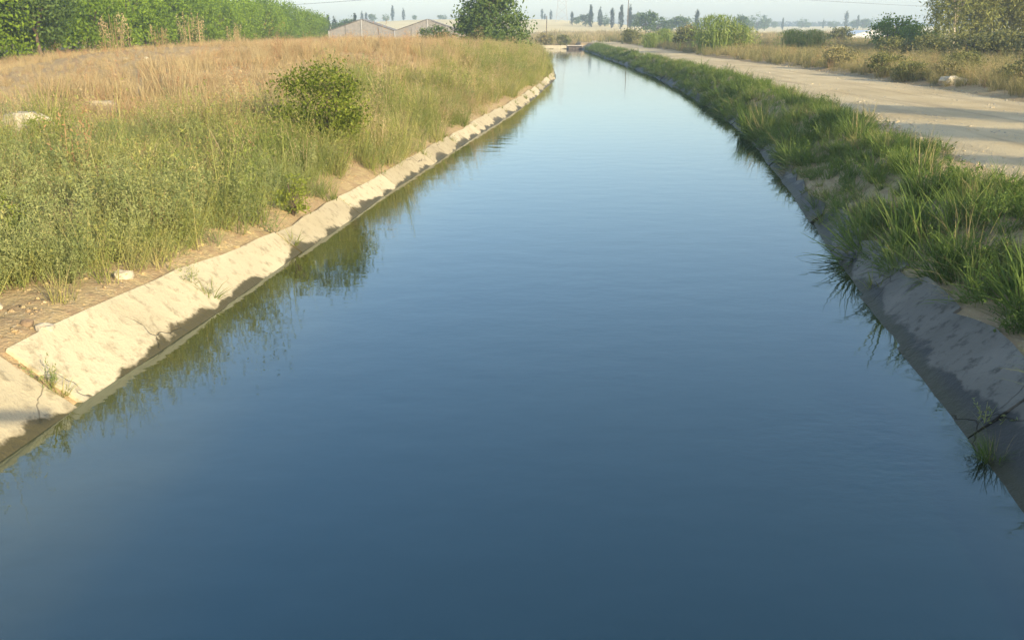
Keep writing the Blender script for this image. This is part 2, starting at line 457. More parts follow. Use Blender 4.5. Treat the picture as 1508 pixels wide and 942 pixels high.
# road sheet
yy = np.concatenate([np.arange(-84, 60, .5), np.arange(60, 170, 1.5), np.arange(170, 900, 12)])
nx = 17
rx = []
for y in yy:
    a = float(roadL(y)) + .16 * float(vnoise(1, y, 1.3, 11)) + .25 * float(vnoise(2, y, 4, 12))
    b = float(roadR(y)) + .20 * float(vnoise(3, y, 1.5, 13)) + .3 * float(vnoise(4, y, 5, 14))
    rx.append(np.linspace(a, b, nx))
rx = np.array(rx); ry = np.repeat(yy[:, None], nx, 1)
u = np.linspace(0, 1, nx)[None, :]
rz = H(rx, ry) + .012 + .03 * np.sin(u * math.pi) - .035 * (np.exp(-((u - .3) / .07) ** 2) + np.exp(-((u - .68) / .07) ** 2)) * .6
rz[:, 0] -= .04; rz[:, -1] -= .05
idx = np.arange(len(yy) * nx).reshape(len(yy), nx)
F = np.stack([idx[:-1, :-1], idx[:-1, 1:], idx[1:, 1:], idx[1:, :-1]], -1).reshape(-1, 4)
tag(obj('road', fast_mesh('road', np.stack([rx, ry, rz], -1).reshape(-1, 3), F, M['gravel'], smooth_shade=True)), kind='structure')

# pale stubble fields on the distant rises
m, nt, out = new_mat('stubble'); P_ = pos(nt)
c = ramp(nt, noise(nt, .03, 4, P_), [(0.3, (0.60, 0.48, 0.23)), (0.7, (0.72, 0.60, 0.33))])
principled(nt, out, c, .95, None, 0, .1); M['stubble'] = m
for x0, x1, y0, y1 in ((-150, 62, 330, 800), (75, 640, 300, 800)):
    fx, fy = np.meshgrid(np.linspace(x0, x1, 60), np.linspace(y0, y1, 70))
    fz = H(fx, fy) + .25
    fz[0] -= .6; fz[-1] -= .6; fz[:, 0] -= .6; fz[:, -1] -= .6
    idx = np.arange(fx.size).reshape(fx.shape)
    F = np.stack([idx[:-1, :-1], idx[:-1, 1:], idx[1:, 1:], idx[1:, :-1]], -1).reshape(-1, 4)
    tag(obj('field', fast_mesh('field', np.stack([fx, fy, fz], -1).reshape(-1, 3), F, M['stubble'], smooth_shade=True)), kind='structure')

# second farm path on the far side of the weeds
py = np.arange(30, 75, 1.0)
pc = 22.5 + (py - 30) * .16 + 6 * smooth(30, 60, py)
px_ = pc[:, None] + np.linspace(-1.1, 1.1, 7)[None, :]
pyy = np.repeat(py[:, None], 7, 1)
pz = H(px_, pyy) + .02; pz[:, 0] -= .06; pz[:, -1] -= .06
idx = np.arange(len(py) * 7).reshape(len(py), 7)
F = np.stack([idx[:-1, :-1], idx[:-1, 1:], idx[1:, 1:], idx[1:, :-1]], -1).reshape(-1, 4)
tag(obj('path', fast_mesh('path', np.stack([px_, pyy, pz], -1).reshape(-1, 3), F, M['gravel'], smooth_shade=True)), kind='structure')

# water surface; 'shore' is 1 at the edges, for the painted olive reflection and silt
wy = np.concatenate([np.arange(-84, 0, 3.0), np.arange(0, Y_ARM - 1, 1.0), [Y_ARM - .35, Y_ARM - .3, Y_END + .3]])
so = np.array([-.3, 0, .3, .7, 1.2, 1.8, 2.6])
V = []; A = []
for y in wy:
    l, r = float(xL(y)), float(xR(y))
    row = list(l + so) + list((r - so)[::-1])
    if y > Y_ARM - .32: row[0] = -89.5
    V += [(x, y, 0) for x in row]
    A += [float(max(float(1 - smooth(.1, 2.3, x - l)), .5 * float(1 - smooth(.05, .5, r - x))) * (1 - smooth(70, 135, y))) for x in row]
nw = 2 * len(so); idx = np.arange(len(wy) * nw).reshape(len(wy), nw)
F = np.stack([idx[:-1, :-1], idx[:-1, 1:], idx[1:, 1:], idx[1:, :-1]], -1).reshape(-1, 4)
tag(obj('water', fast_mesh('water', V, F, M['water'], {'shore_reflection': A})), kind='structure')

# ------------------------------------------------------------------ concrete lining, slab by slab
rng = random.Random(5)
def lining(name, label, side, joints, mat):
    root = empty(name, (0, 0, 0))
    tag(root, label, 'canal lining', kind='structure')
    edge = xL if side < 0 else xR
    nj, nk = 5, 4
    for y0, y1 in zip(joints[:-1], joints[1:]):
        gap = rng.uniform(.014, .034)
        tilt = rng.uniform(-.02, .02); lift = rng.uniform(.045, .075); topv = rng.uniform(-.025, .025) if side < 0 else rng.uniform(-.12, .06); wob = .008 if side < 0 else .02; skew = rng.uniform(-.05, .05)
        V = []; T = []
        for j in range(nj + 1):
            t = j / nj
            for k in range(nk + 1):
                q = k / nk                                   # 0 under water .. 1 top edge
                y = y0 + gap + (y1 - y0 - 2 * gap) * t + skew * q
                run = -.75 + q * (.75 + float(LIN(y)) + topv + (rng.uniform(-.018, .018) * (1 if side < 0 else 4) if k == nk else 0))
                x = float(edge(y)) + side * run
                z = run * GRAD + lift + tilt * (t - .5) * 2 + rng.uniform(-wob, wob)
                T.append((x + side * -.0, y, z))
        n = len(T)
        B = [(x + side * .045, y, z - .10) for x, y, z in T]
        F = []
        W = nk + 1
        for j in range(nj):
            for k in range(nk):
                a = j * W + k
                q = (a, a + 1, a + 1 + W, a + W)
                F.append(q if side < 0 else q[::-1])
        ring = [k for k in range(W)] + [j * W + nk for j in range(1, nj + 1)] + [nj * W + k for k in range(nk - 1, -1, -1)] + [j * W for j in range(nj - 1, 0, -1)]
        for a, b in zip(ring, ring[1:] + ring[:1]):
            F.append((b, a, a + n, b + n) if side < 0 else (a, b, b + n, a + n))
        mesh_obj('slab', T + B, F, mat, root)
    return root
jl = [-8, -5, -2, 1.1, 4.2, 7.3, 10.3, 13, 15.9, 18.8, 22.3, 25.5, 29, 32]
while jl[-1] < 138: jl.append(jl[-1] + rng.uniform(2.7, 3.4))
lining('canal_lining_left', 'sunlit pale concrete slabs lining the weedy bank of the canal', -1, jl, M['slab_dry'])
jr = [-7, -4, -1.2, 2, 4.6, 6.6, 8.8, 10.7, 13, 15.1, 17.3]
while jr[-1] < 146: jr.append(jr[-1] + rng.uniform(1.9, 3.1))
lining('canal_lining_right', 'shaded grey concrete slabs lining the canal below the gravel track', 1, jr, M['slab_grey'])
# far bank where the canal turns away
root = empty('canal_lining_far'); tag(root, 'distant pale concrete slabs on the cross bank where the canal turns', 'canal lining', kind='structure')
x = float(xR(150))
while x > -30:
    w = rng.uniform(2.6, 3.4); lift = rng.uniform(.03, .06)
    V = [(x - .03, 149.4, -.5 + lift), (x - w + .03, 149.4, -.5 + lift), (x - w + .03, 150.6, .5 + lift), (x - .03, 150.6, .5 + lift)]
    V += [(a, b, c - .1) for a, b, c in V]
    mesh_obj('slab', V, [(0, 1, 2, 3)[::-1], (3, 2, 6, 7)[::-1], (0, 3, 7, 4)[::-1], (1, 5, 6, 2)[::-1], (0, 4, 5, 1)[::-1]], M['slab_dry'], root)
    x -= w

# ------------------------------------------------------------------ foliage geometry
def blades(seed, n, h, spread, width, bend, segs=3, hvar=.4, lean=.35):
    """a tuft of tapering bent blades -> (V, F4, rnd)"""
    g = np.random.default_rng(seed)
    V = []; F = []; A = []
    for i in range(n):
        a = g.uniform(0, 6.283); r = spread * math.sqrt(g.uniform())
        bx, by = r * math.cos(a), r * math.sin(a)
        an = a + g.normal(0, .8)
        L = h * (1 - hvar * g.uniform())
        le = lean * g.uniform(.1, 1); be = bend * g.uniform(.3, 1)
        dx, dy = math.cos(an), math.sin(an)
        px, py = -dy, dx
        tw = g.uniform(-1, 1); px, py = px * math.cos(tw) - py * math.sin(tw), px * math.sin(tw) + py * math.cos(tw)
        rn = g.uniform(); wd = width * g.uniform(.6, 1.2)
        b0 = len(V)
        ang = le; x = y = 0; z = -.03
        for s in range(segs + 1):
            t = s / segs
            w = wd * (1 - t ** 1.6) * .5 + .0006
            V.append((bx + dx * x - px * w, by + dy * x - py * w, z)); V.append((bx + dx * x + px * w, by + dy * x + py * w, z))
            A += [rn, rn]
            ang += be / segs
            x += L / segs * math.sin(ang); z += L / segs * math.cos(ang)
            if s: F.append((b0 + 2 * s - 2, b0 + 2 * s - 1, b0 + 2 * s + 1, b0 + 2 * s))
    return np.array(V), np.array(F), np.array(A)

def leaf_quads(g, P, size, elong=2.0, up=.3, rnd=None):
    """small rhombic leaves at points P -> V,F,rnd"""
    n = len(P)
    d = g.normal(0, 1, (n, 3)); d[:, 2] += up; d /= np.linalg.norm(d, axis=1)[:, None]
    q = g.normal(0, 1, (n, 3)); s = np.cross(d, q); s /= np.linalg.norm(s, axis=1)[:, None] + 1e-9
    L = (size * g.uniform(.6, 1.25, n))[:, None]
    W = L / elong
    a = P - d * L * .5; b = P + s * W * .5 + d * L * .05; c = P + d * L * .5; e = P - s * W * .5 + d * L * .05
    V = np.stack([a, b, c, e], 1).reshape(-1, 3)
    F = np.arange(4 * n).reshape(n, 4)
    r = g.uniform(0, 1, n) if rnd is None else rnd
    return V, F, np.repeat(r, 4)

def cat_parts(parts):
    V = []; F = []; A = []; o = 0
    for v, f, a in parts:
        V.append(v); F.append(np.asarray(f) + o); A.append(a); o += len(v)
    return np.concatenate(V), np.concatenate(F), np.concatenate(A)

def feather(seed, n, h, spread, mat_seed=0, leaf=.03, per=26, lean=.5):
    """stems carrying many narrow leaflets"""
    g = np.random.default_rng(seed)
    parts = [blades(seed + 1, n, h, spread, .008, .3, 3, .45, lean)]
    P = []; rr = []
    for i in range(n):
        a = g.uniform(0, 6.283); r = spread * math.sqrt(g.uniform())
        L = h * g.uniform(.55, 1); le = lean * g.uniform(.1, 1); an = a + g.normal(0, .6); rn = g.uniform()
        for k in range(per):
            t = g.uniform(.12, 1) ** .8
            rad = .10 * h * (1.15 - t)
            P.append((r * math.cos(a) + math.cos(an) * L * t * math.sin(le) + g.normal(0, rad),
                      r * math.sin(a) + math.sin(an) * L * t * math.sin(le) + g.normal(0, rad), L * t * math.cos(le)))
            rr.append(np.clip(rn * .6 + g.uniform() * .4, 0, 1))
    parts.append(leaf_quads(g, np.array(P), leaf, 3.5, .8, np.array(rr)))
    return cat_parts(parts)

def crown_pts(seed, n_clump, per, rx, ry, rz, shell=.45, csig=.18, noise_amp=.25, shape=None):
    g = np.random.default_rng(seed)
    P = []; Rn = []
    lob = g.normal(0, 1, (7, 3)); lob /= np.linalg.norm(lob, axis=1)[:, None]
    la = g.uniform(-1, 1, 7)
    for i in range(n_clump):
        d = g.normal(0, 1, 3); d /= np.linalg.norm(d)
        amp = 1 + noise_amp * float(np.sum(la * np.exp(3 * (lob @ d - 1))))
        r = amp * (shell + (1 - shell) * g.uniform() ** .5)
        c = d * r
        if shape: c = shape(c)
        cs = csig * g.uniform(.6, 1.3)
        q = g.normal(0, cs, (per, 3)); q[:, 2] *= .75
        P.append((c + q) * np.array([rx, ry, rz]))
        Rn.append(np.clip(g.uniform(0, 1) * .55 + g.uniform(0, 1, per) * .45, 0, 1))
    return np.concatenate(P), np.concatenate(Rn)

def make_limbs(seed, h0, hc, n, spread, r0, top, fork=0.0):
    """tapered trunk with limbs reaching into a crown; local z=0 at the ground"""
    g = random.Random(seed); mb = MB()
    pts = [(0, 0, -.25)]; rad = [r0 * 1.35]
    k = 5; x = y = 0
    for i in range(1, k + 1):
        x += g.uniform(-.04, .04) * h0; y += g.uniform(-.04, .04) * h0
        pts.append((x, y, h0 * i / k)); rad.append(r0 * (1 - .09 * i))
    pts.append((x * 1.2, y * 1.2, top)); rad.append(r0 * .12)
    mb.tube(pts, rad, 8)
    for i in range(n):
        a = 6.283 * i / n + g.uniform(-.4, .4); t = g.uniform(.35, 1.0)
        bz = h0 * (.65 + .5 * t); s = spread * g.uniform(.5, .9)
        ex, ey, ez = x + math.cos(a) * s, y + math.sin(a) * s, bz + (hc - bz) * g.uniform(.35, .8)
        mx, my, mz = x + math.cos(a) * s * .45, y + math.sin(a) * s * .45, bz + (ez - bz) * .62
        mb.tube([(x * .9, y * .9, bz * .9), (mx, my, mz), (ex, ey, ez)], [r0 * .5, r0 * .33, r0 * .08], 6)
    return mb

def make_tree(name, seed, H_tot, h_clear, rad, leaf, leafmat, barkmat, n_clump=90, per=45, r0=.14, limbs=7, shape=None, shell=.4, csig=.2, na=.3, elong=2.0, ry=None, up=.2):
    root = empty(name)
    rz = (H_tot - h_clear) / 2; cz = h_clear + rz
    P, rn = crown_pts(seed, n_clump, per, rad, ry or rad, rz, shell, csig, na, shape)
    g = np.random.default_rng(seed + 99)
    V, F, A = leaf_quads(g, P, leaf, elong, up, rn)
    V[:, 2] += cz
    V[:, 2] = np.maximum(V[:, 2], .02)
    obj('crown', fast_mesh('crown', V, F, leafmat, {'rnd': A}), root)
    make_limbs(seed, max(h_clear * 1.3, .3 * H_tot), H_tot * .9, limbs, rad * .8, r0, H_tot * .93).build('trunk', barkmat, root, True)
    return root

def place(root, x, y, s=1.0, rz=0.0, dz=0.0, sz=None):
    root.location = (x, y, float(H(x, y)) + dz)
    root.rotation_euler = (0, 0, rz)
    root.scale = (s, s, sz or s)
    return root

class Maker:
    """first use places the model itself, later uses place copies that share its meshes"""
    def __init__(self, roots): self.roots = roots; self.used = [False] * len(roots)
    def get(self, i):
        i %= len(self.roots)
        if not self.used[i]:
            self.used[i] = True; return self.roots[i]
        return copy_tree(self.roots[i])

# ------------------------------------------------------------------ scattered ground cover
def scatter_group(name, sources, pts, scl, rot, var, label):
    """one object whose points carry the plants of one kind of ground cover"""
    coll = bpy.data.collections.new(name + '_plants')
    for i, (V, F, A, mat) in enumerate(sources):
        me = fast_mesh('%s_plant' % name, V, F, mat, {'rnd': A})
        o = bpy.data.objects.new('%s_plant_%02d' % (name, i), me)
        coll.objects.link(o)
    me = bpy.data.meshes.new(name)
    n = len(pts)
    me.vertices.add(n); me.vertices.foreach_set('co', np.asarray(pts, np.float32).ravel())
    a = me.attributes.new('scl', 'FLOAT', 'POINT'); a.data.foreach_set('value', np.asarray(scl, np.float32))
    a = me.attributes.new('rot', 'FLOAT_VECTOR', 'POINT'); a.data.foreach_set('vector', np.asarray(rot, np.float32).ravel())
    a = me.attributes.new('var', 'INT', 'POINT'); a.data.foreach_set('value', np.asarray(var, np.int32))
    me.update()
    o = bpy.data.objects.new(name, me); COL.objects.link(o)
    ng = bpy.data.node_groups.new(name + '_cover', 'GeometryNodeTree')
    ng.interface.new_socket('Geometry', in_out='INPUT', socket_type='NodeSocketGeometry')
    ng.interface.new_socket('Geometry', in_out='OUTPUT', socket_type='NodeSocketGeometry')
    gi = ng.nodes.new('NodeGroupInput'); go = ng.nodes.new('NodeGroupOutput')
    ci = ng.nodes.new('GeometryNodeCollectionInfo'); ci.inputs['Collection'].default_value = coll
    ci.inputs['Separate Children'].default_value = True; ci.inputs['Reset Children'].default_value = True
    ip = ng.nodes.new('GeometryNodeInstanceOnPoints'); ip.inputs['Pick Instance'].default_value = True
    def attr(nm, dt):
        q = ng.nodes.new('GeometryNodeInputNamedAttribute'); q.data_type = dt; q.inputs['Name'].default_value = nm
        return q.outputs['Attribute']
    L = ng.links.new
    L(gi.outputs[0], ip.inputs['Points']); L(ci.outputs[0], ip.inputs['Instance'])
    L(attr('var', 'INT'), ip.inputs['Instance Index'])
    er = ng.nodes.new('FunctionNodeEulerToRotation'); L(attr('rot', 'FLOAT_VECTOR'), er.inputs[0]); L(er.outputs[0], ip.inputs['Rotation'])
    L(attr('scl', 'FLOAT'), ip.inputs['Scale']); L(ip.outputs[0], go.inputs[0])
    md = o.modifiers.new('cover', 'NODES'); md.node_group = ng
    tag(o, label, name.replace('_', ' ').split()[-1], kind='stuff')
    return o

def in_view(x, y, pad=2.5):
    return (np.abs(x) < .60 * y + pad + 1.0) & (y > 3.0)

def gather(seed, n, fx, yr, dens):
    """random points; fx(u,y)->x, dens(x,y)->0..1 keep chance"""
    g = np.random.default_rng(seed)
    y = yr[0] + (yr[1] - yr[0]) * g.uniform(0, 1, n) ** (yr[2] if len(yr) > 2 else 1)
    x = fx(g.uniform(0, 1, n), y)
    k = (g.uniform(0, 1, n) < dens(x, y)) & in_view(x, y)
    k &= ~((np.abs(x + 9.6) < 1.3) & (y > 16.9) & (y < 18.3) & (g.uniform(0, 1, n) < .75))      # trampled in front of the broken slab
    return g, x[k], y[k]

def finish(name, g, x, y, sources, s0, s1, label, weights=None, tilt=.12, dz=0.0, lean=None, size=None, pick=None):
    n = len(x)
    z = H(x, y) + dz
    rot = np.stack([g.normal(0, tilt, n), g.normal(0, tilt, n), g.uniform(0, 6.283, n)], -1)
    if lean is not None: rot[:, 1] += lean(x, y); rot[:, 2] = g.uniform(-.7, .7, n) * (np.abs(lean(x, y)) > .2) + rot[:, 2] * (np.abs(lean(x, y)) <= .2)
    w = np.array(weights if weights else [1] * len(sources), float); w /= w.sum()
    var = g.choice(len(sources), n, p=w)
    if pick is not None: var = pick(g, x, y, var)
    sc = g.uniform(s0, s1, n) * (1 + .35 * vnoise(x, y, 2.1, 51) + .25 * vnoise(x, y, .8, 52)) * (1 + .55 * (g.uniform(0, 1, n) < .08))
    if size is not None: sc = sc * size(x, y)
    return scatter_group(name, sources, np.stack([x, y, z], -1), sc, rot, var, label)

def dl(x, y): return xL(y) - LIN(y) - x            # distance left of the lining
def dr(x, y): return x - xR(y) - LIN(y)            # distance right of the lining

def src(t, mat): return (*t, mat)

# -- left bank green grass
green_src = [src(blades(10 + i, 60, .60 + .1 * i, .17, .0075, .8), M['g_bank']) for i in range(3)] + \
            [src(feather(20 + i, 12, .60 + .12 * i, .13, leaf=.035, per=24), M['g_bank']) for i in range(3)] + \
            [src(feather(24 + i, 20, .46 + .1 * i, .13, leaf=.024, per=60, lean=.7), M['g_feather'] if i else M['g_bank']) for i in range(3)] + \
            [src(feather(28, 9, .75, .08, leaf=.03, per=20, lean=.4), M['g_dry'])]
def pick_green(g, x, y, var):
    near = (y < 17 + 2 * vnoise(x, y, 2, 61)) & (g.uniform(0, 1, len(x)) < .93)
    far = (~near) & (y > 14) & (g.uniform(0, 1, len(x)) < .16)
    v = np.where(near, g.integers(5, 9, len(x)), var)
    return np.where(far, 9, v)
def dens_green(x, y):
    d = dl(x, y)
    k = smooth(-.05, .45, d + .5 * vnoise(x, y, 1.3, 31)) * (1 - smooth(4.0 - 2.2 * smooth(18, 28, y), 8.0 - 3 * smooth(18, 28, y), d + 1.6 * vnoise(x, y, 3.0, 32))) * np.clip(.8 + .75 * vnoise(x, y, 1.25, 39), .12, 1)
    bare = (1 - smooth(8.6, 9.6, y + .4 * vnoise(x, y, .9, 33))) * (1 - smooth(2.0, 3.6, d)) + (1 - smooth(15, 19, y)) * (1 - smooth(.15, .4, d + .12 * vnoise(x, y, .7, 34)))
    return np.clip(k * (1 - np.clip(bare, 0, 1) * .97), 0, 1)
g, x, y = gather(41, 25000, lambda u, y: xL(y) - LIN(y) - 9 * u, (4, 132, 1.25), dens_green)
finish('bank_grass', g, x, y, green_src, .65, 1.25, 'tall green grass and weeds growing along the sunlit concrete edge', [.8, .8, .8, 1, 1, 1, .4, .4, .4, .3], pick=pick_green)

# -- dry grass over the mound
dry_src = [src(blades(50 + i, 40, .55, .17, .010, .5), M['g_dry']) for i in range(3)] + \
          [src(feather(56 + i, 10, .62, .10, leaf=.03, per=18, lean=.35), M['g_dry']) for i in range(2)] + \
          [src(feather(60 + i, 7, .75, .08, leaf=.035, per=24, lean=.3), M['g_rust']) for i in range(2)]
def dens_dry(x, y):
    d = dl(x, y)
    k = smooth(1.2, 4.5, d + 1.6 * vnoise(x, y, 3.0, 32)) * .95 + .3 * smooth(.2, .8, d) * smooth(12, 30, y)
    k = k * (1 - .1 * smooth(12, 20, d) * (1 - smooth(40, 80, y)))
    k = k * np.clip(.75 + .6 * vnoise(x, y, 2.4, 35), .15, 1)
    return np.clip(k, 0, 1)
g, x, y = gather(42, 46000, lambda u, y: xL(y) - LIN(y) - 34 * u ** 1.25, (8, 150, 1.2), dens_dry)
finish('dry_grass', g, x, y, dry_src, .6, 1.2, 'straw-coloured dry grass and rusty seed heads over the mound', [1, 1, 1, .7, .7, .3, .3],
       size=lambda x, y: 1 - .6 * smooth(7, 13, dl(x, y)) * (1 - smooth(46, 62, y)))

# -- lush verge between the lining and the road
verge_src = [src(blades(70 + i, 44, .62, .16, .017, 1.25, 4, .5, .55), M['g_verge']) for i in range(4)] + \
            [src(feather(76 + i, 10, .42, .15, leaf=.05, per=26), M['g_verge']) for i in range(2)] + [src(blades(79, 30, .5, .14, .010, 1.0, 4, .5, .6), M['g_road'])]
def dens_verge(x, y):
    d = dr(x, y); e = roadL(y) - x
    return smooth(-.12, .12, d + .16 * vnoise(x, y, .9, 36) + .22 * smooth(8.5, 13, y) + .15 * smooth(22, 30, y) * (1 - smooth(44, 52, y))) * smooth(-.15, .7, e + .45 * vnoise(x, y, 1.2, 37)) * np.clip(.74 + .7 * vnoise(x, y, 1.5, 38), .10, 1)
g, x, y = gather(43, 10500, lambda u, y: xR(y) + LIN(y) - .5 + (roadL(y) - xR(y) - LIN(y) + .9) * u, (4.5, 140, 1.35), dens_verge)
def edge_lean(x, y): return -.75 * (1 - smooth(-.1, .55, dr(x, y)))
finish('verge_grass', g, x, y, verge_src, .38, .85, 'lush green arching grass between the concrete edge and the gravel track', [.8, .8, .8, .8, 1.3, 1.3, 1.3], .22, 0.0, edge_lean)

# -- weeds beyond the road
road_src = [src(blades(80 + i, 40, .6, .18, .012, .7), M['g_road']) for i in range(3)] + \
           [src(feather(86 + i, 10, .7, .14, leaf=.045, per=22), M['g_road']) for i in range(3)] + \
           [src(feather(92, 7, .75, .08, leaf=.035, per=24, lean=.3), M['g_rust'])]
def dens_road(x, y):
    q = x - roadR(y)
    k = smooth(.0, .8, q + .35 * vnoise(x, y, 1.4, 41))
    pc = 22.5 + (y - 30) * .16 + 6 * smooth(30, 60, y)
    onp = np.exp(-((x - pc) / 1.5) ** 2) * ((y > 28) & (y < 76))
    return np.clip(k * (1 - onp) * np.clip(.75 + .6 * vnoise(x, y, 2.6, 42), .12, 1), 0, 1)
g, x, y = gather(44, 30000, lambda u, y: roadR(y) - .1 + 46 * u ** 1.35, (20, 175, 1.15), dens_road)
finish('roadside_weeds', g, x, y, road_src, .6, 1.2, 'dry olive and straw weeds on the far side of the gravel track', [.8, .8, .8, 1.1, 1.1, 1.1, .35])

# -- far field cover
def dens_far(x, y): return np.clip(.7 + .5 * vnoise(x, y, 9, 45), .2, 1)
g, x, y = gather(45, 16000, lambda u, y: -70 + 260 * u, (153, 300, 1), dens_far)
finish('field_weeds', g, x, y, [src(blades(95 + i, 26, 1.0, .6, .04, .6), M['g_road']) for i in range(2)] + [src(blades(98, 26, .9, .6, .04, .5), M['g_dry'])], .7, 1.3,
       'distant rough weeds and stubble beyond the end of the canal')

# -- weeds rooted in the slab joints and small tufts at the water
g = np.random.default_rng(7)
X_, Y_, = [], []
for j in jl:
    for k in range(rng.randint(1, 7)):
        X_.append(float(xL(j)) - rng.uniform(.08, .4)); Y_.append(j + rng.uniform(-.06, .06))
for j in jr:
    for k in range(rng.randint(0, 3)):
        X_.append(float(xR(j)) + rng.uniform(.02, .4)); Y_.append(j + rng.uniform(-.06, .06))
X_, Y_ = np.array(X_), np.array(Y_)
k = (Y_ > 4.5)
finish('joint_weeds', g, X_[k], Y_[k], [src(blades(101 + i, 26, .24, .05, .007, 1.0, 3, .5, .7), M['g_bank']) for i in range(2)] + [src(feather(104, 7, .22, .05, leaf=.03, per=18, lean=.8), M['g_feather'])], .5, 1.2,
       'short weeds rooted in the joints between the concrete slabs', None, .2, .03)

# -- pebbles and clods on bare soil
def pebble(seed, r=.03):
    g = np.random.default_rng(seed)
    import itertools
    V = np.array([(a, b, c) for a in (-1, 0, 1) for b in (-1, 0, 1) for c in (-1, 0, 1) if abs(a) + abs(b) + abs(c) == 1], float)
    V = V * g.uniform(.7, 1.2, (6, 1)) * np.array([1, .8, .55]) * r
    idx = {(-1, 0, 0): 0, (0, -1, 0): 1, (0, 0, -1): 2, (0, 0, 1): 3, (0, 1, 0): 4, (1, 0, 0): 5}
    F = [(5, 4, 3), (4, 0, 3), (0, 1, 3), (1, 5, 3), (4, 5, 2), (0, 4, 2), (1, 0, 2), (5, 1, 2)]
    return V, np.array(F), np.zeros(6) + g.uniform()
def dens_peb(x, y):
    d = dl(x, y); return np.clip(smooth(.02, .1, d) * (1 - smooth(1.0, 3.2, d)) , 0, 1)
g, x, y = gather(46, 3600, lambda u, y: xL(y) - LIN(y) - 3.2 * u, (4.5, 26, 1.6), dens_peb)
finish('gravel', g, x, y, [src(pebble(i, .010 + .005 * i), M['stone'] if i == 0 else M['soil']) for i in range(6)], .4, 1.5,
       'small stones and earth clods on bare soil beside the pale slabs', None, .3)
def dens_rg(x, y):
    e = np.minimum(x - roadL(y), roadR(y) - x); return np.where((e > -.2), np.clip(.25 + .9 * np.exp(-(e / .8) ** 2), 0, 1), 0)
g, x, y = gather(47, 9000, lambda u, y: roadL(y) - .2 + (roadR(y) - roadL(y) + .4) * u, (11, 60, 1.4), dens_rg)
finish('track_gravel', g, x, y, [src(pebble(20 + i, .016 + .006 * i), M['stone'] if i % 2 == 0 else M['gravel']) for i in range(5)], .5, 1.5,
       'loose gravel scattered along the dirt track', None, .3, .02)

# ------------------------------------------------------------------ single plants on the left bank
def shrub(name, seed, w, h, leaf, mat, n_clump, per, stems=9, elong=1.8, shell=.35, csig=.2):
    root = empty(name)
    P, rn = crown_pts(seed, n_clump, per, w / 2, w / 2, h / 2, shell, csig, .35)
    V, F, A = leaf_quads(np.random.default_rng(seed + 5), P, leaf, elong, .3, rn)
    V[:, 2] += h * .52; V[:, 2] = np.maximum(V[:, 2], .01)
    obj('foliage', fast_mesh('foliage', V, F, mat, {'rnd': A}), root)
    g = random.Random(seed); mb = MB()
    for i in range(stems):
        a = g.uniform(0, 6.283); s = g.uniform(.2, .8) * w / 2; t = g.uniform(.6, .95) * h
        mb.tube([(0, 0, -.1), (math.cos(a) * s * .4, math.sin(a) * s * .4, t * .5), (math.cos(a) * s, math.sin(a) * s, t)], [.018 * w, .011 * w, .003], 5)
    mb.build('stem', M['bark'], root, True)
    return root

tag(place(shrub('bush', 201, 1.9, 1.95, .075, M['l_bush'], 150, 60), -4.0, 19.6, .95, 0, -.08), 'leafy green bush standing out of the weeds on the left bank', 'bush')
tag(place(shrub('bush', 202, .85, .9, .055, M['l_bush'], 40, 40), -4.9, 19.2), 'small dark bush against the left flank of the leafy bank bush', 'bush')
tag(place(shrub('lime_shrub', 203, .75, .62, .05, M['l_lime'], 36, 40), -6.15, 10.3), 'lime green leafy plant at the left edge beside bare soil', 'shrub')
tag(place(shrub('lime_shrub', 204, .55, .6, .05, M['l_lime'], 26, 36), -3.55, 14.2), 'rounded yellow-green plant close above the sunlit slabs', 'shrub')
tag(place(shrub('lime_shrub', 205, .6, .5, .05, M['l_lime'], 26, 36), -9.1, 17.6), 'pale green low plant among the weeds behind the grey stones', 'shrub')

def weed(seed, w, h, n):
    root = empty('feathery_weed')
    t = feather(seed, n, h, w * .28, leaf=.045, per=70, lean=.62)
    obj('foliage', fast_mesh('foliage', t[0], t[1], M['g_feather'], {'rnd': t[2]}), root)
    mb = MB(); g = random.Random(seed)
    for i in range(7):
        a = g.uniform(0, 6.28); s = g.uniform(.1, .3) * w
        mb.tube([(0, 0, -.08), (math.cos(a) * s * .5, math.sin(a) * s * .5, h * .3), (math.cos(a) * s, math.sin(a) * s, h * .62)], [.012, .008, .003], 5)
    mb.build('stem', M['l_hedge'], root, True)
    return root
wm = Maker([weed(210, .9, .95, 34), weed(211, 1.0, 1.05, 38), weed(212, .8, .85, 30)])
ws = [(-4.85, 9.35, .8), (-5.45, 9.25, .9), (-4.75, 10.3, .85), (-5.5, 10.3, 1.05), (-4.45, 11.3, .8), (-6.2, 10.9, 1.0), (-5.1, 11.5, 1.0),
      (-5.9, 12.2, 1.1), (-6.9, 12.1, 1.0), (-4.35, 12.8, .8), (-7.4, 13.4, 1.0), (-5.1, 13.6, 1.0), (-6.3, 14.2, 1.05), (-3.85, 16.4, .8)]
ws.sort(key=lambda p: p[0] / p[1])
for i, (x, y, s) in enumerate(ws):
    tag(place(wm.get(i), x, y, s, i * 1.3), 'feathery grey-green weed clump above the pale slabs, %s counting from the left edge' % ORD[i], 'weed', 'feathery weeds above the sunlit slabs')

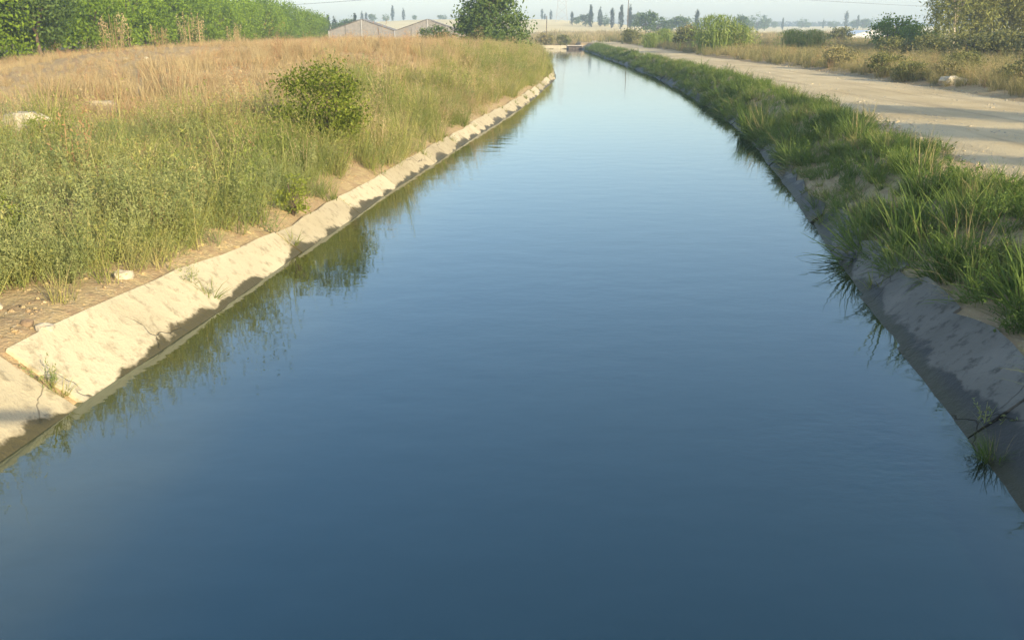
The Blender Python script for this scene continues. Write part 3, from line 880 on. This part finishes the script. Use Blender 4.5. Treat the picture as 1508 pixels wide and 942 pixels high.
# tall dry stalks in front of the orchard
def stalks(seed, n, h, spread):
    root = empty('dry_stalk_clump')
    t = feather(seed, n, h, spread, leaf=.09, per=46, lean=.16)
    obj('seed_heads', fast_mesh('seed_heads', t[0], t[1], M['g_dry'], {'rnd': t[2]}), root)
    mb = MB(); g = random.Random(seed)
    for i in range(n):
        a = g.uniform(0, 6.28); s = spread * math.sqrt(g.random())
        mb.tube([(math.cos(a) * s, math.sin(a) * s, -.1), (math.cos(a) * s * 1.1, math.sin(a) * s * 1.1, h * g.uniform(.6, .95))], [.014, .007], 5)
    mb.build('stalks', M['g_dry'], root)
    return root
sm = Maker([stalks(220, 12, 1.5, .5), stalks(221, 9, 1.25, .45)])
for i, (x, y, s, lb) in enumerate([(-17.0, 40, 1.15, 'tallest clump of dry stalks against the orchard leaves'), (-15.6, 41, .85, 'short clump of dry stalks right of the tallest ones'),
                                   (-14.2, 41.5, 1.0, 'slender pale dry stalks on the crest of the mound'), (-12.6, 42.5, .8, 'last low dry stalks on the mound crest toward the canal')]):
    tag(place(sm.get(i), x, y, s, i), lb, 'dry weeds', 'tall dry stalks on the mound')

# ------------------------------------------------------------------ stones
def rock(name, seed, sx, sy, sz, mat, sub=2):
    import bmesh
    bm = bmesh.new(); bmesh.ops.create_icosphere(bm, subdivisions=sub, radius=1)
    g = np.random.default_rng(seed)
    for v in bm.verts:
        p = np.array(v.co)
        k = 1 + .22 * float(vnoise(p[0] * 3 + seed, p[1] * 3 + p[2] * 2, .9, seed)) + g.normal(0, .05)
        q = np.sign(p) * np.abs(p) ** .75
        v.co = (q[0] * sx / 2 * k, q[1] * sy / 2 * k, q[2] * sz / 2 * k + sz * .3)
    me = bpy.data.meshes.new(name); bm.to_mesh(me); bm.free(); me.materials.append(mat)
    return obj(name, me)
for args in [
    (('stone', 1, .17, .13, .12, M['stone']), (-4.42, 7.95), 'pale rounded stone lying on the soil edge beside the slabs'),
    (('clod', 2, .11, .09, .08, M['stone_dark']), (-4.60, 7.98), 'small dark clod next to the pale rounded stone'),
    (('stone', 3, .14, .11, .09, M['stone']), (-5.1, 8.35), 'small tan stone on bare soil near the left edge'),
    (('stone', 4, .20, .15, .12, M['stone']), (-4.42, 9.75), 'pale stone at the foot of the feathery weeds'),
    (('stone', 5, 1.0, .45, .6, M['stone']), (-9.75, 18.2), 'long pale broken slab lying in the weeds near the left edge'),
    (('stone', 6, .45, .4, .6, M['stone']), (-10.75, 18.6), 'pale block beside the broken slab at the left edge'),
    (('stone', 7, .7, .4, .35, M['stone']), (-9.9, 22.0), 'pale stone half buried in dry grass uphill of the broken slab'),
    (('stone', 8, 1.5, .7, .42, M['stone']), (17.75, 36.8), 'large pale rubble block beside the far shoulder of the track'),
    (('stone', 9, .8, .6, .5, M['stone']), (22.3, 40.0), 'second pale rubble block near the edge of the frame beyond the track'),
    (('stone', 10, .20, .16, .13, M['stone']), (-14.2, 34), 'white stone on the bare mound below the orchard'),
    (('stone', 11, .16, .14, .1, M['stone']), (-13.5, 34.1), 'smaller white stone beside its twin on the bare mound'),
]:
    o = rock(*args[0]); x, y = args[1]; o.location = (x, y, float(H(x, y)) - .01); o.rotation_euler = (0, .06, (args[0][1] * 1.1) % .6)
    tag(o, args[2], 'stone' if args[0][0] == 'stone' else 'clod')

# ------------------------------------------------------------------ clumps on the right verge
def grass_clump(seed, n, h, spread, w, mat=None):
    root = empty('grass_clump')
    V, F, A = blades(seed, n, h, spread, w, 1.35, 5, .45, .5)
    obj('blades', fast_mesh('blades', V, F, mat or M['g_verge'], {'rnd': A}), root)
    V, F, A = blades(seed + 1, max(4, n // 14), h * 1.25, spread * .6, w * .6, .25, 4, .3, .25)
    obj('seed_stalks', fast_mesh('seed_stalks', V, F, M['g_road'], {'rnd': A}), root)
    return root
cm = Maker([grass_clump(230, 190, .78, .3, .016), grass_clump(231, 150, .66, .28, .015)])
for i, (x, y, s, lb) in enumerate([
    (6.45, 13.6, 1.1, 'largest arching grass clump leaning over the shaded slabs'), (6.2, 11.9, .95, 'arching grass clump at the right edge nearest the water'),
    (6.9, 15.2, 1.0, 'arching grass clump just beyond the largest one'), (7.3, 17.4, 1.0, 'grass clump opposite the nearest tree shadow on the track'),
    (7.9, 20.5, 1.0, 'grass clump between the two tree shadows on the track'), (8.5, 24.0, 1.1, 'grass clump opposite the far tree shadow on the track'),
    (5.4, 10.2, .9, 'low grass clump over the cracked grey slabs at the frame edge'), (9.2, 29.5, 1.1, 'dark grass clump where the canal starts to bend')]):
    tag(place(cm.get(i), x, y, s, i * 2.1), lb, 'grass clump', 'grass clumps on the verge')
for i, (dx, y, s, lb) in enumerate([
    (.22, 26.6, 1.15, 'nearest of the dark clumps hanging over the water at the bend'), (.15, 27.8, 1.3, 'biggest dark clump hanging over the water at the bend'),
    (.20, 29.2, 1.25, 'dark overhanging clump just past the biggest one at the bend'), (.25, 30.8, 1.1, 'farthest of the dark clumps hanging over the water at the bend'),
    (.55, 28.4, 1.2, 'dark clump between the overhanging ones and the track')]):
    o = cm.get(i); x = float(xR(y)) + dx; place(o, x, y, s, i * 1.7); o.rotation_euler = (0, -.45, i * 1.7)
    tag(o, lb, 'grass clump', 'grass clumps on the verge')
o = cm.get(1); tag(o, 'small dark tuft growing out of the water against the grey lining', 'grass clump', 'grass clumps on the verge')
o.location = (3.74, 6.2, .02); o.scale = (.42, .42, .36)

# ------------------------------------------------------------------ trees: orchard on the left
orch = Maker([make_tree('orchard_tree', 300 + i, 5.6 + .3 * (i % 2), .0, 2.9, .27, M['l_orchard'], M['bark'], 110, 46, .13, 7, None, .45, .17, .35, 1.8) for i in range(4)])
rg = random.Random(12)
spots = []
y = 52.0
while y < 172:
    spots.append((-33.5 - .02 * (y - 52) + rg.uniform(-.7, .7), y, rg.uniform(.9, 1.12)))
    y += rg.uniform(3.9, 4.7) * (1 + (y - 52) / 260)
for i, (x, y, s) in enumerate(spots):
    t = place(orch.get(i), x, y, s, rg.uniform(0, 6))
    tag(t, 'bright green orchard tree in the front row, %s counting away from the left edge' % ORD[i], 'tree', 'front row of the orchard')
back = []
y = 58.0
while y < 160:
    back.append((-39.5 + rg.uniform(-.7, .7), y, rg.uniform(1.05, 1.25))); y += rg.uniform(5.5, 7)
for i, (x, y, s) in enumerate(back):
    t = place(orch.get(i + 1), x, y, s, rg.uniform(0, 6))
    tag(t, 'green orchard tree rising behind the front row, %s back tree from the left edge' % ORD[i], 'tree', 'back row of the orchard')
dk = make_tree('dark_orchard_tree', 320, 6.6, .9, 2.3, .28, M['l_dark'], M['bark'], 110, 46, .15, 7, None, .4, .18, .35)
tag(place(dk, -31.6, 62), 'dark green tree standing between the bright orchard trees', 'tree')

# multi-stemmed tree on the left bank beside the canal
def cone_shape(c):
    t = (c[2] + 1) / 2
    k = 1.0 - .45 * max(t, 0)
    return np.array([c[0] * k, c[1] * k, c[2]])
bt = make_tree('bank_tree', 330, 5.5, -.3, 3.2, .30, M['l_dark'], M['bark'], 230, 50, .12, 11, cone_shape, .3, .13, .45)
tag(place(bt, -2.0, 80, .98, .7), 'multi-stemmed green tree on the bank left of the narrowing canal', 'tree')
tag(place(shrub('bush', 331, 3.0, 1.9, .22, M['l_dark'], 60, 40), -7.6, 92), 'low dark bush in front of the greenhouse gable', 'bush')

# ------------------------------------------------------------------ eucalyptus, bushes and hedge on the right
def droop(c):
    return np.array([c[0] * (1 + .15 * (-c[2])), c[1] * (1 + .15 * (-c[2])), c[2] - .12 * (c[0] ** 2 + c[1] ** 2)])
euc = Maker([make_tree('eucalyptus_tree', 340 + i, 10.5 + i * .8, .7, 3.3, .34, M['l_euc'], M['bark_pale'], 230, 50, .17, 9, droop, .3, .16, .5, 3.2, None, -.5) for i in range(3)])
for i, (x, y, s, lb) in enumerate([
    (35.6, 75, 1.0, 'leftmost eucalyptus with a pale trunk behind the hedge'), (38.6, 77, .95, 'second eucalyptus from the left, pale forked trunk above the hedge'),
    (41.8, 75, 1.0, 'third eucalyptus from the left, drooping over the hedge'), (45.3, 77, 1.05, 'eucalyptus with a bare pale trunk at the frame edge'),
    (43.0, 84, 1.1, 'eucalyptus in the second line behind the hedge'), (48.5, 84, 1.1, 'rearmost eucalyptus at the top corner')]):
    tag(place(euc.get(i), x, y, s, i * 1.7), lb, 'tree', 'eucalyptus trees behind the hedge')
for i, (x, y, s) in enumerate([(41.5, 53.0, .5), (45.5, 55.5, .5), (38.5, 50.5, .45)]):
    tag(place(euc.get(i), x, y, s, i * 2.3), 'eucalyptus beyond the frame edge shading the %s stretch of hedge' % ('middle', 'far', 'near')[i], 'tree', 'eucalyptus trees outside the frame')
hm = Maker([shrub('hedge_shrub', 350 + i, 3.0, 2.0, .2, M['l_hedge'], 70, 42) for i in range(3)])
hs = [(27.6, 67.0, .75), (29.6, 65.3, .85), (31.6, 63.8, .9), (33.4, 62.8, .95), (35.2, 61.8, 1.0), (37.0, 60.8, 1.0), (38.6, 60.0, 1.05)]
for i, (x, y, s) in enumerate(hs):
    tag(place(hm.get(i), x, y, s * 1.05, i * 1.9), 'olive hedge shrub below the eucalyptus trees, %s counting from the left' % ORD[i], 'shrub', 'hedge along the farm path')
rb = [(37.5, 92, 1.3, 'rounded green bush left of the eucalyptus trees'), (40.8, 95, 1.1, 'smaller green bush tucked against the eucalyptus trees')]
bm_ = Maker([shrub('green_bush', 360, 3.0, 2.6, .22, M['l_orchard'], 70, 42)])
for i, (x, y, s, lb) in enumerate(rb): tag(place(bm_.get(0), x, y, s, i), lb, 'bush')
rm = Maker([shrub('roadside_shrub', 365 + i, 1.6, 1.0, .1, M['g_road'] if i else M['l_hedge'], 60, 40) for i in range(2)])
for i, (x, y, s, lb) in enumerate([
    (17.4, 40.2, .8, 'olive shrub on the track shoulder left of the pale rubble'), (18.4, 38.8, .8, 'low olive shrub behind the shoulder shrub near the rubble'),
    (19.6, 31.5, 1.2, 'dark shrub on the track shoulder at the right edge'), (19.6, 35.2, 1.1, 'bushy weed right of the pale rubble block'),
    (17.9, 44.0, 1.0, 'dull green weed clump on the shoulder further down the track'), (18.6, 52.0, 1.1, 'dusty weed clump beyond the shoulder by the bend'),
    (22.5, 46.0, 1.1, 'weed clump beside the farm path')]):
    tag(place(rm.get(i), x, y, s, i * 1.3), lb, 'shrub', 'shrubs along the shoulder of the track')

# giant reed clumps
def reeds(seed, n, h, spread):
    root = empty('reed_clump')
    V, F, A = blades(seed, n, h, spread, .07, .35, 4, .35, .22)
    g = np.random.default_rng(seed)
    P = np.stack([g.normal(0, spread * .62, n * 14), g.normal(0, spread * .62, n * 14), h * g.uniform(.15, 1, n * 14) ** .8], -1)
    P[:, 2] *= 1 - .25 * (np.hypot(P[:, 0], P[:, 1]) / (spread * 1.6)) ** 2
    a, b, c = leaf_quads(g, P, .55, 9, 1.0)
    t = cat_parts([(V, F, A), (a, b, c)])
    obj('leaves', fast_mesh('leaves', t[0], t[1], M['l_reed'], {'rnd': t[2]}), root)
    mb = MB(); q = random.Random(seed)
    for i in range(26):
        an = q.uniform(0, 6.28); s = spread * math.sqrt(q.random()) * .9
        mb.tube([(math.cos(an) * s, math.sin(an) * s, -.1), (math.cos(an) * s * 1.15, math.sin(an) * s * 1.15, h * q.uniform(.6, .9))], [.03, .015], 5)
    mb.build('canes', M['l_reed'], root)
    return root
re = Maker([reeds(370, 130, 2.9, 1.5), reeds(371, 90, 2.3, 1.2)])
for i, (x, y, s, lb) in enumerate([
    (19.0, 86, 1.15, 'tallest green reed clump beyond the bend of the track'), (20.9, 85.5, 1.0, 'reed clump just right of the tallest one'),
    (19.9, 96, .6, 'low reed clump left of the tallest one'), (26.0, 86, .9, 'isolated reed clump midway to the eucalyptus trees'),
    (27.6, 85, .7, 'shorter reed clump beside the isolated one'), (16.7, 112, .75, 'far reed clump beside the last stretch of track'), (19.3, 118, .7, 'far reed clump right of the last stretch of track')]):
    tag(place(re.get(i), x, y, s, i * 1.4), lb, 'reeds', 'reed clumps beyond the track')
fb = Maker([shrub('field_bush', 375 + i, 3.2, 2.2, .24, M['g_road'] if i else M['l_hedge'], 60, 40) for i in range(2)])
for i, (x, y, s, lb) in enumerate([
    (19.6, 104, 1.0, 'olive bush behind the low reeds beyond the track'), (23.0, 122, 1.1, 'dusty bush in the weeds far behind the reed clumps'),
    (17.2, 135, 1.0, 'small bush near the far end of the track'), (5.5, 154, .9, 'dusty bush on the cross bank at the end of the canal'),
    (8.8, 155, .8, 'low bush right of the dusty one on the cross bank'), (2.3, 155, .7, 'low bush left of the dusty one on the cross bank'), (45, 128, 1.0, 'bush in front of the pale plastic tunnel')]):
    tag(place(fb.get(i), x, y, s, i), lb, 'bush', 'bushes in the fields beyond')

# narrow trees beside the road, outside the frame, whose shadows cross the track
def taper(c):
    t = (c[2] + 1) / 2
    return np.array([c[0] * (1.05 - .85 * t), c[1] * (1.05 - .85 * t), c[2]])
pop = Maker([make_tree('roadside_cypress', 380, 9.0, .5, 2.3, .34, M['l_cyp'], M['bark'], 300, 60, .12, 6, taper, .3, .16, .2, 2.2, None, .8)])
k = 8.3 / math.tan(R(SUN_EL))
for i, (tx, ty, s) in enumerate([(10.0, 28.0, 1.0), (9.0, 22.2, 1.0), (8.6, 16.6, .95)]):
    x, y = tx + SUN_DIR.x * k * s, ty + SUN_DIR.y * k * s
    tag(place(pop.get(0), x, y, s * (.42 if i == 2 else 1.0), i, 0, s), 'narrow cypress outside the frame casting the %s shadow stripe over the track' % ('far', 'middle', 'near')[i], 'tree', 'cypresses beside the track')

# ------------------------------------------------------------------ skyline trees
def px_dir(px, py):
    u = (px - 754) / 1306.0; v = (471 - py) / 1306.0
    c, s = math.cos(R(PITCH)), math.sin(R(PITCH))
    return u, c + v * s, v * c - s
def at_y(px, y):
    u, dy, _ = px_dir(px, 42); return u / dy * y
def cyl(c):
    t = (c[2] + 1) / 2
    return np.array([c[0] * (1 - .6 * t * t), c[1] * (1 - .6 * t * t), c[2]])
cyp = Maker([make_tree('cypress_tree', 400 + i, 9 + i, .3, 1.25 + .15 * i, .5, M['l_cyp'], M['bark'], 55, 26, .15, 4, cyl, .3, .17, .25, 1.8, None, .8) for i in range(3)])
rnd_t = Maker([make_tree('broadleaf_tree', 410 + i, 6.0, .8, 2.9, .6, M['l_dark'], M['bark'], 55, 26, .2, 6, None, .4, .2, .35) for i in range(3)])
# (pixel column, distance, height m, kind)
sky_tr = [(468, 250, 5.0, 'b'), (484, 255, 5.5, 'c'), (476, 262, 4.6, 'b'), (493, 262, 5.0, 'c'), (500, 248, 4.0, 'b'), (508, 250, 4.6, 'c'), (517, 258, 5.0, 'b'), (524, 250, 5.8, 'c'), (512, 265, 4.5, 'b'),
          (534, 500, 6.0, 'c'), (540, 505, 6.0, 'c'), (549, 510, 4.5, 'b'), (569, 530, 3.6, 'b'), (579, 540, 8.2, 'c'), (595, 545, 6.5, 'c'), (611, 550, 3.2, 'b'), (648, 555, 3.0, 'b'), (655, 560, 2.8, 'b'),
          (798, 545, 6.5, 'c'), (802, 550, 3.2, 'c'), (811, 545, 5.4, 'c'),
          (842, 420, 6.5, 'c'), (849, 430, 4.0, 'b'), (862, 400, 5.5, 'b'), (870, 395, 8.6, 'c'), (883, 400, 7.6, 'c'), (890, 410, 4.6, 'b'), (901, 380, 8.6, 'c'), (914, 370, 8.6, 'c'), (927, 372, 8.8, 'c'), (935, 375, 6.6, 'b'),
          (951, 260, 6.4, 'b'), (968, 265, 4.6, 'b'), (984, 300, 4.6, 'b'), (1003, 300, 5.6, 'b'), (1026, 330, 8.4, 'c'), (1017, 320, 4.6, 'b'), (1091, 330, 6.6, 'b'), (1104, 420, 4.6, 'b'),
          (1115, 520, 8.2, 'b'), (1126, 520, 7.4, 'b'), (1152, 560, 6.8, 'c'), (1140, 640, 5.0, 'b'), (1181, 640, 6.0, 'b'), (1190, 650, 4.6, 'b'), (1212, 640, 6.0, 'c'), (1223, 650, 4.8, 'b'), (1229, 650, 4.6, 'b'),
          (1245, 560, 11.5, 'c'), (1262, 560, 8.0, 'c'), (1257, 570, 6.0, 'b'), (1271, 560, 6.5, 'b'), (1281, 570, 6.0, 'b')]
rk = random.Random(3)
nc = nb = 0
sky_tr.sort()
for i, (px, dd, hh, kd) in enumerate(sky_tr):
    x = at_y(px, dd)
    if kd == 'c':
        t = cyp.get(nc); t0 = 9 + nc % 3; s = hh / t0; t.scale = (s, s, s)
        tag(t, 'dark narrow cypress on the far skyline, %s cypress counting from the left' % ORD[nc], 'tree', 'cypresses on the skyline'); nc += 1
        sxy = max(s, .62)
    else:
        t = rnd_t.get(nb); s = hh / 6.0
        tag(t, 'small rounded tree on the far skyline, %s rounded one from the left' % ORD[nb], 'tree', 'rounded trees on the skyline'); nb += 1
        sxy = s
    t.location = (x, dd, float(H(x, dd)) - .1); t.rotation_euler = (0, 0, rk.uniform(0, 6)); t.scale = (sxy, sxy, s)
# dark far wood closing the horizon
g = np.random.default_rng(77)
P = []
for i in range(2600):
    dd = g.uniform(820, 1120); u_ = g.uniform(-.8, .8)
    hh = 3.0 + 3.5 * abs(float(vnoise(u_ * 100, 3, 7, 9)))
    c = np.array([u_ * dd, dd, 0.0]); n = 8
    q = g.normal(0, 1, (n, 3)) * np.array([3.0, 2.0, 1]); q[:, 2] = g.uniform(.1, 1, n) * hh
    P.append(c + q)
P = np.concatenate(P); P[:, 2] += H(P[:, 0], P[:, 1])
V, F, A = leaf_quads(g, P, 3.2, 1.4, .2)
tag(obj('far_wood', fast_mesh('far_wood', V, F, M['l_cyp'], {'rnd': A})), 'hazy low belt of woodland along the horizon', 'woodland', kind='stuff')

# ------------------------------------------------------------------ greenhouses
def greenhouse(loc, rz, bays, bw, eave, ridge, depth, label, wallm, roofm):
    root = empty('greenhouse', loc, rz)
    tag(root, label, 'greenhouse')
    for b in range(bays):
        x0 = b * bw; xm = x0 + bw / 2; x1 = x0 + bw
        # end wall in three panels with a pitched top
        for yy_, sg in ((0, 1), (depth, -1)):
            for k in range(4):
                a, c = x0 + bw * k / 4 + .03, x0 + bw * (k + 1) / 4 - .03
                zt = lambda q: eave + (ridge - eave) * (1 - abs(q - xm) / (bw / 2)) - .06
                v = [(a, yy_, 0), (c, yy_, 0), (c, yy_, zt(c)), (a, yy_, zt(a))]
                v += [(p[0], p[1] + sg * .03, p[2]) for p in v]
                mesh_obj('end_panel', v, [(0, 1, 2, 3), (7, 6, 5, 4), (0, 4, 5, 1), (1, 5, 6, 2), (2, 6, 7, 3), (3, 7, 4, 0)], wallm, root)
        for s in (0, 1):
            xa, za, xb, zb = (x0, eave, xm, ridge) if s == 0 else (xm, ridge, x1, eave)
            n = 4
            for k in range(n):
                y0, y1 = -.15 + (depth + .3) * k / n + .03, -.15 + (depth + .3) * (k + 1) / n - .03
                v = [(xa, y0, za), (xb, y0, zb), (xb, y1, zb), (xa, y1, za)]
                v += [(p[0], p[1], p[2] + .04) for p in v]
                mesh_obj('roof_panel', v, [(3, 2, 1, 0), (4, 5, 6, 7), (0, 1, 5, 4), (1, 2, 6, 5), (2, 3, 7, 6), (3, 0, 4, 7)], roofm, root)
        MB().box(xm, -.06, ridge / 2, .09, .08, ridge).build('post', M['steel'], root)
    for b in range(bays + 1):
        MB().box(b * bw, -.06, eave / 2, .09, .08, eave).build('post', M['steel'], root)
    return root
gy = 128.0
gx0 = at_y(484, gy); bw = (at_y(581, gy) - gx0)
gz = float(H(gx0 + bw, gy))
greenhouse((gx0, gy, gz), 0, 2, bw, 2.85 - gz, 4.35 - gz, 5, 'two-bay greenhouse with grey gable ends beyond the dry mound', M['net'], M['net'])
gx = at_y(1256, 165)
greenhouse((gx, 165, float(H(gx, 165))), R(-8), 1, 6.4, 1.0, 1.75, 18, 'low pale plastic-covered tunnel across the fields', M['film'], M['film'])

# ------------------------------------------------------------------ culvert, poles, pylon and cables
cul = empty('culvert_headwall', (9.9, 147.6, -.1), R(8)); tag(cul, 'dark concrete culvert mouth at the end of the canal', 'culvert')
MB().box(0, 0, .15, 2.4, .4, .9).build('headwall', M['pipe'], cul)
MB().box(0, -.12, .66, 2.6, .75, .12).build('cap', M['conc_bridge'], cul)
for dx in (-1.05, 1.05): MB().box(dx, -.75, 0, .25, 1.1, .7).build('wing_wall', M['pipe'], cul)
ring = [(.3 * math.cos(t), -.24, .2 + .3 * math.sin(t)) for t in np.linspace(0, 2 * math.pi, 21)]
MB().tube(ring, .06, 6, False).build('pipe_rim', M['pipe'], cul, True)

def pole(name, px, dd, hh, label, arm):
    x = at_y(px, dd); r = empty(name, (x, dd, float(H(x, dd)))); tag(r, label, 'pole')
    MB().tube([(0, 0, -.3), (0, 0, hh * .5), (0, 0, hh)], [.11, .09, .07], 8).build('shaft', M['wood'], r, True)
    if arm:
        MB().box(0, -.14, hh - .5, 1.6, .1, .1).build('crossarm', M['wood'], r)
        for dx in (-.7, 0.0, .7):
            MB().tube([(dx, -.14, hh - .45), (dx, -.14, hh - .2)], [.05, .03], 6).build('insulator', M['steel'], r)
    return r
pole('utility_pole', 805, 160, 4.6, 'slender pole left of the canal end before the stubble rise', False)
pole('utility_pole', 924, 190, 8.2, 'wooden utility pole with crossarm among the skyline trees', True)

def pylon(x, y, h, label):
    z0 = float(H(x, y)); r = empty('pylon', (x, y, z0)); tag(r, label, 'pylon', 'lattice pylons of the power line')
    def half(z): return 2.6 * (1 - z / h) + .35
    for sx in (-1, 1):
        for sy in (-1, 1):
            MB().tube([(sx * half(0), sy * half(0), -.3), (sx * half(h * .6), sy * half(h * .6), h * .6), (sx * .3, sy * .3, h)], .08, 5).build('leg', M['steel'], r)
    zz = np.linspace(0, h * .95, 8)
    for a, b in zip(zz[:-1], zz[1:]):
        mb = MB()
        for (p, q) in (((-1, -1), (1, -1)), ((1, -1), (1, 1)), ((1, 1), (-1, 1)), ((-1, 1), (-1, -1))):
            mb.tube([(p[0] * half(a), p[1] * half(a), a), (q[0] * half(b), q[1] * half(b), b)], .05, 4)
            mb.tube([(q[0] * half(a), q[1] * half(a), a), (p[0] * half(b), p[1] * half(b), b)], .05, 4)
        mb.build('bracing', M['steel'], r)
    for z in (h * .72, h * .84, h * .95):
        MB().tube([(-4, 0, z), (0, 0, z + .5), (4, 0, z)], [.06, .12, .06], 5).build('crossarm', M['steel'], r)
    return z0
PY1 = (at_y(827, 470), 470.0); PY2 = (at_y(2000, 760), 760.0); PY3 = (at_y(-150, 700), 700.0)
PH = 27
for (x, y), lb in ((PY1, 'hazy lattice pylon standing on the skyline above the canal end'), (PY2, 'lattice pylon outside the frame at the right end of the cables'), (PY3, 'lattice pylon outside the frame at the left end of the cables')):
    pylon(x, y, PH, lb)
def cable(A, B, hf, off, sag, label):
    za, zb = float(H(*A)) + PH * hf, float(H(*B)) + PH * hf
    pts = []
    for t in np.linspace(0, 1, 33):
        pts.append((A[0] + (B[0] - A[0]) * t + off * .3, A[1] + (B[1] - A[1]) * t + off, za + (zb - za) * t - sag * 4 * t * (1 - t)))
    o = MB().tube(pts, .13, 5).build('power_cable', M['cable'], None, True)
    tag(o, label, 'cable', 'cables of the power line')
cable(PY1, PY2, .72, 0, 9, 'lower thin power cable sagging across the sky to the right')
cable(PY1, PY2, .95, 0, 8, 'upper thin power cable crossing the top right of the sky')
cable(PY1, PY3, .72, 0, 9, 'lower thin power cable sagging across the sky above the greenhouse')
cable(PY1, PY3, .84, 0, 9, 'upper thin power cable across the sky above the orchard')

# ------------------------------------------------------------------ footbridge the photograph is taken from (outside the frame)
br = empty('footbridge', (0, -1.35, 0)); tag(br, 'concrete footbridge under the viewpoint, its steel railing cut short to shape the shadow', 'bridge')
MB().box(-1.0, 0, 1.62, 15, 2.1, .24).build('deck', M['conc_bridge'], br)
for x in (-7.6, 5.6): MB().box(x, 0, .70, 1.0, 2.0, 1.58).build('abutment', M['conc_bridge'], br)
for k in range(5): MB().tube([(-7.8 + 2 * k, .97, 1.74), (-7.8 + 2 * k, .97, 2.2), (-7.8 + 2 * k, 1.42, 2.45), (-7.8 + 2 * k, 1.42, 2.85)], .03, 8).build('rail_post', M['rail'], br, True)
MB().tube([(-8.2, 1.42, 2.88), (1.75, 1.42, 2.88)], .06, 8).build('top_rail', M['rail'], br, True)  # unseen rail, cut short and set forward so its shadow lands on the bank
MB().tube([(-8.2, 1.42, 2.6), (.4, 1.42, 2.6)], .025, 8).build('mid_rail', M['rail'], br, True)

# ------------------------------------------------------------------ haze
m, nt, out = new_mat('haze_air')
pv = N(nt, 'ShaderNodeVolumePrincipled')
pv.inputs['Color'].default_value = (0.64, 0.80, 1.0, 1)
pv.inputs['Density'].default_value = 0.0009
pv.inputs['Anisotropy'].default_value = 0.2
nt.links.new(pv.outputs[0], out.inputs['Volume'])
mb = MB().box(0, 545, 24, 2300, 1300, 52)
hz = mb.build('haze', m)
tag(hz, 'thin pale summer haze in the air over the fields', 'haze', kind='stuff')
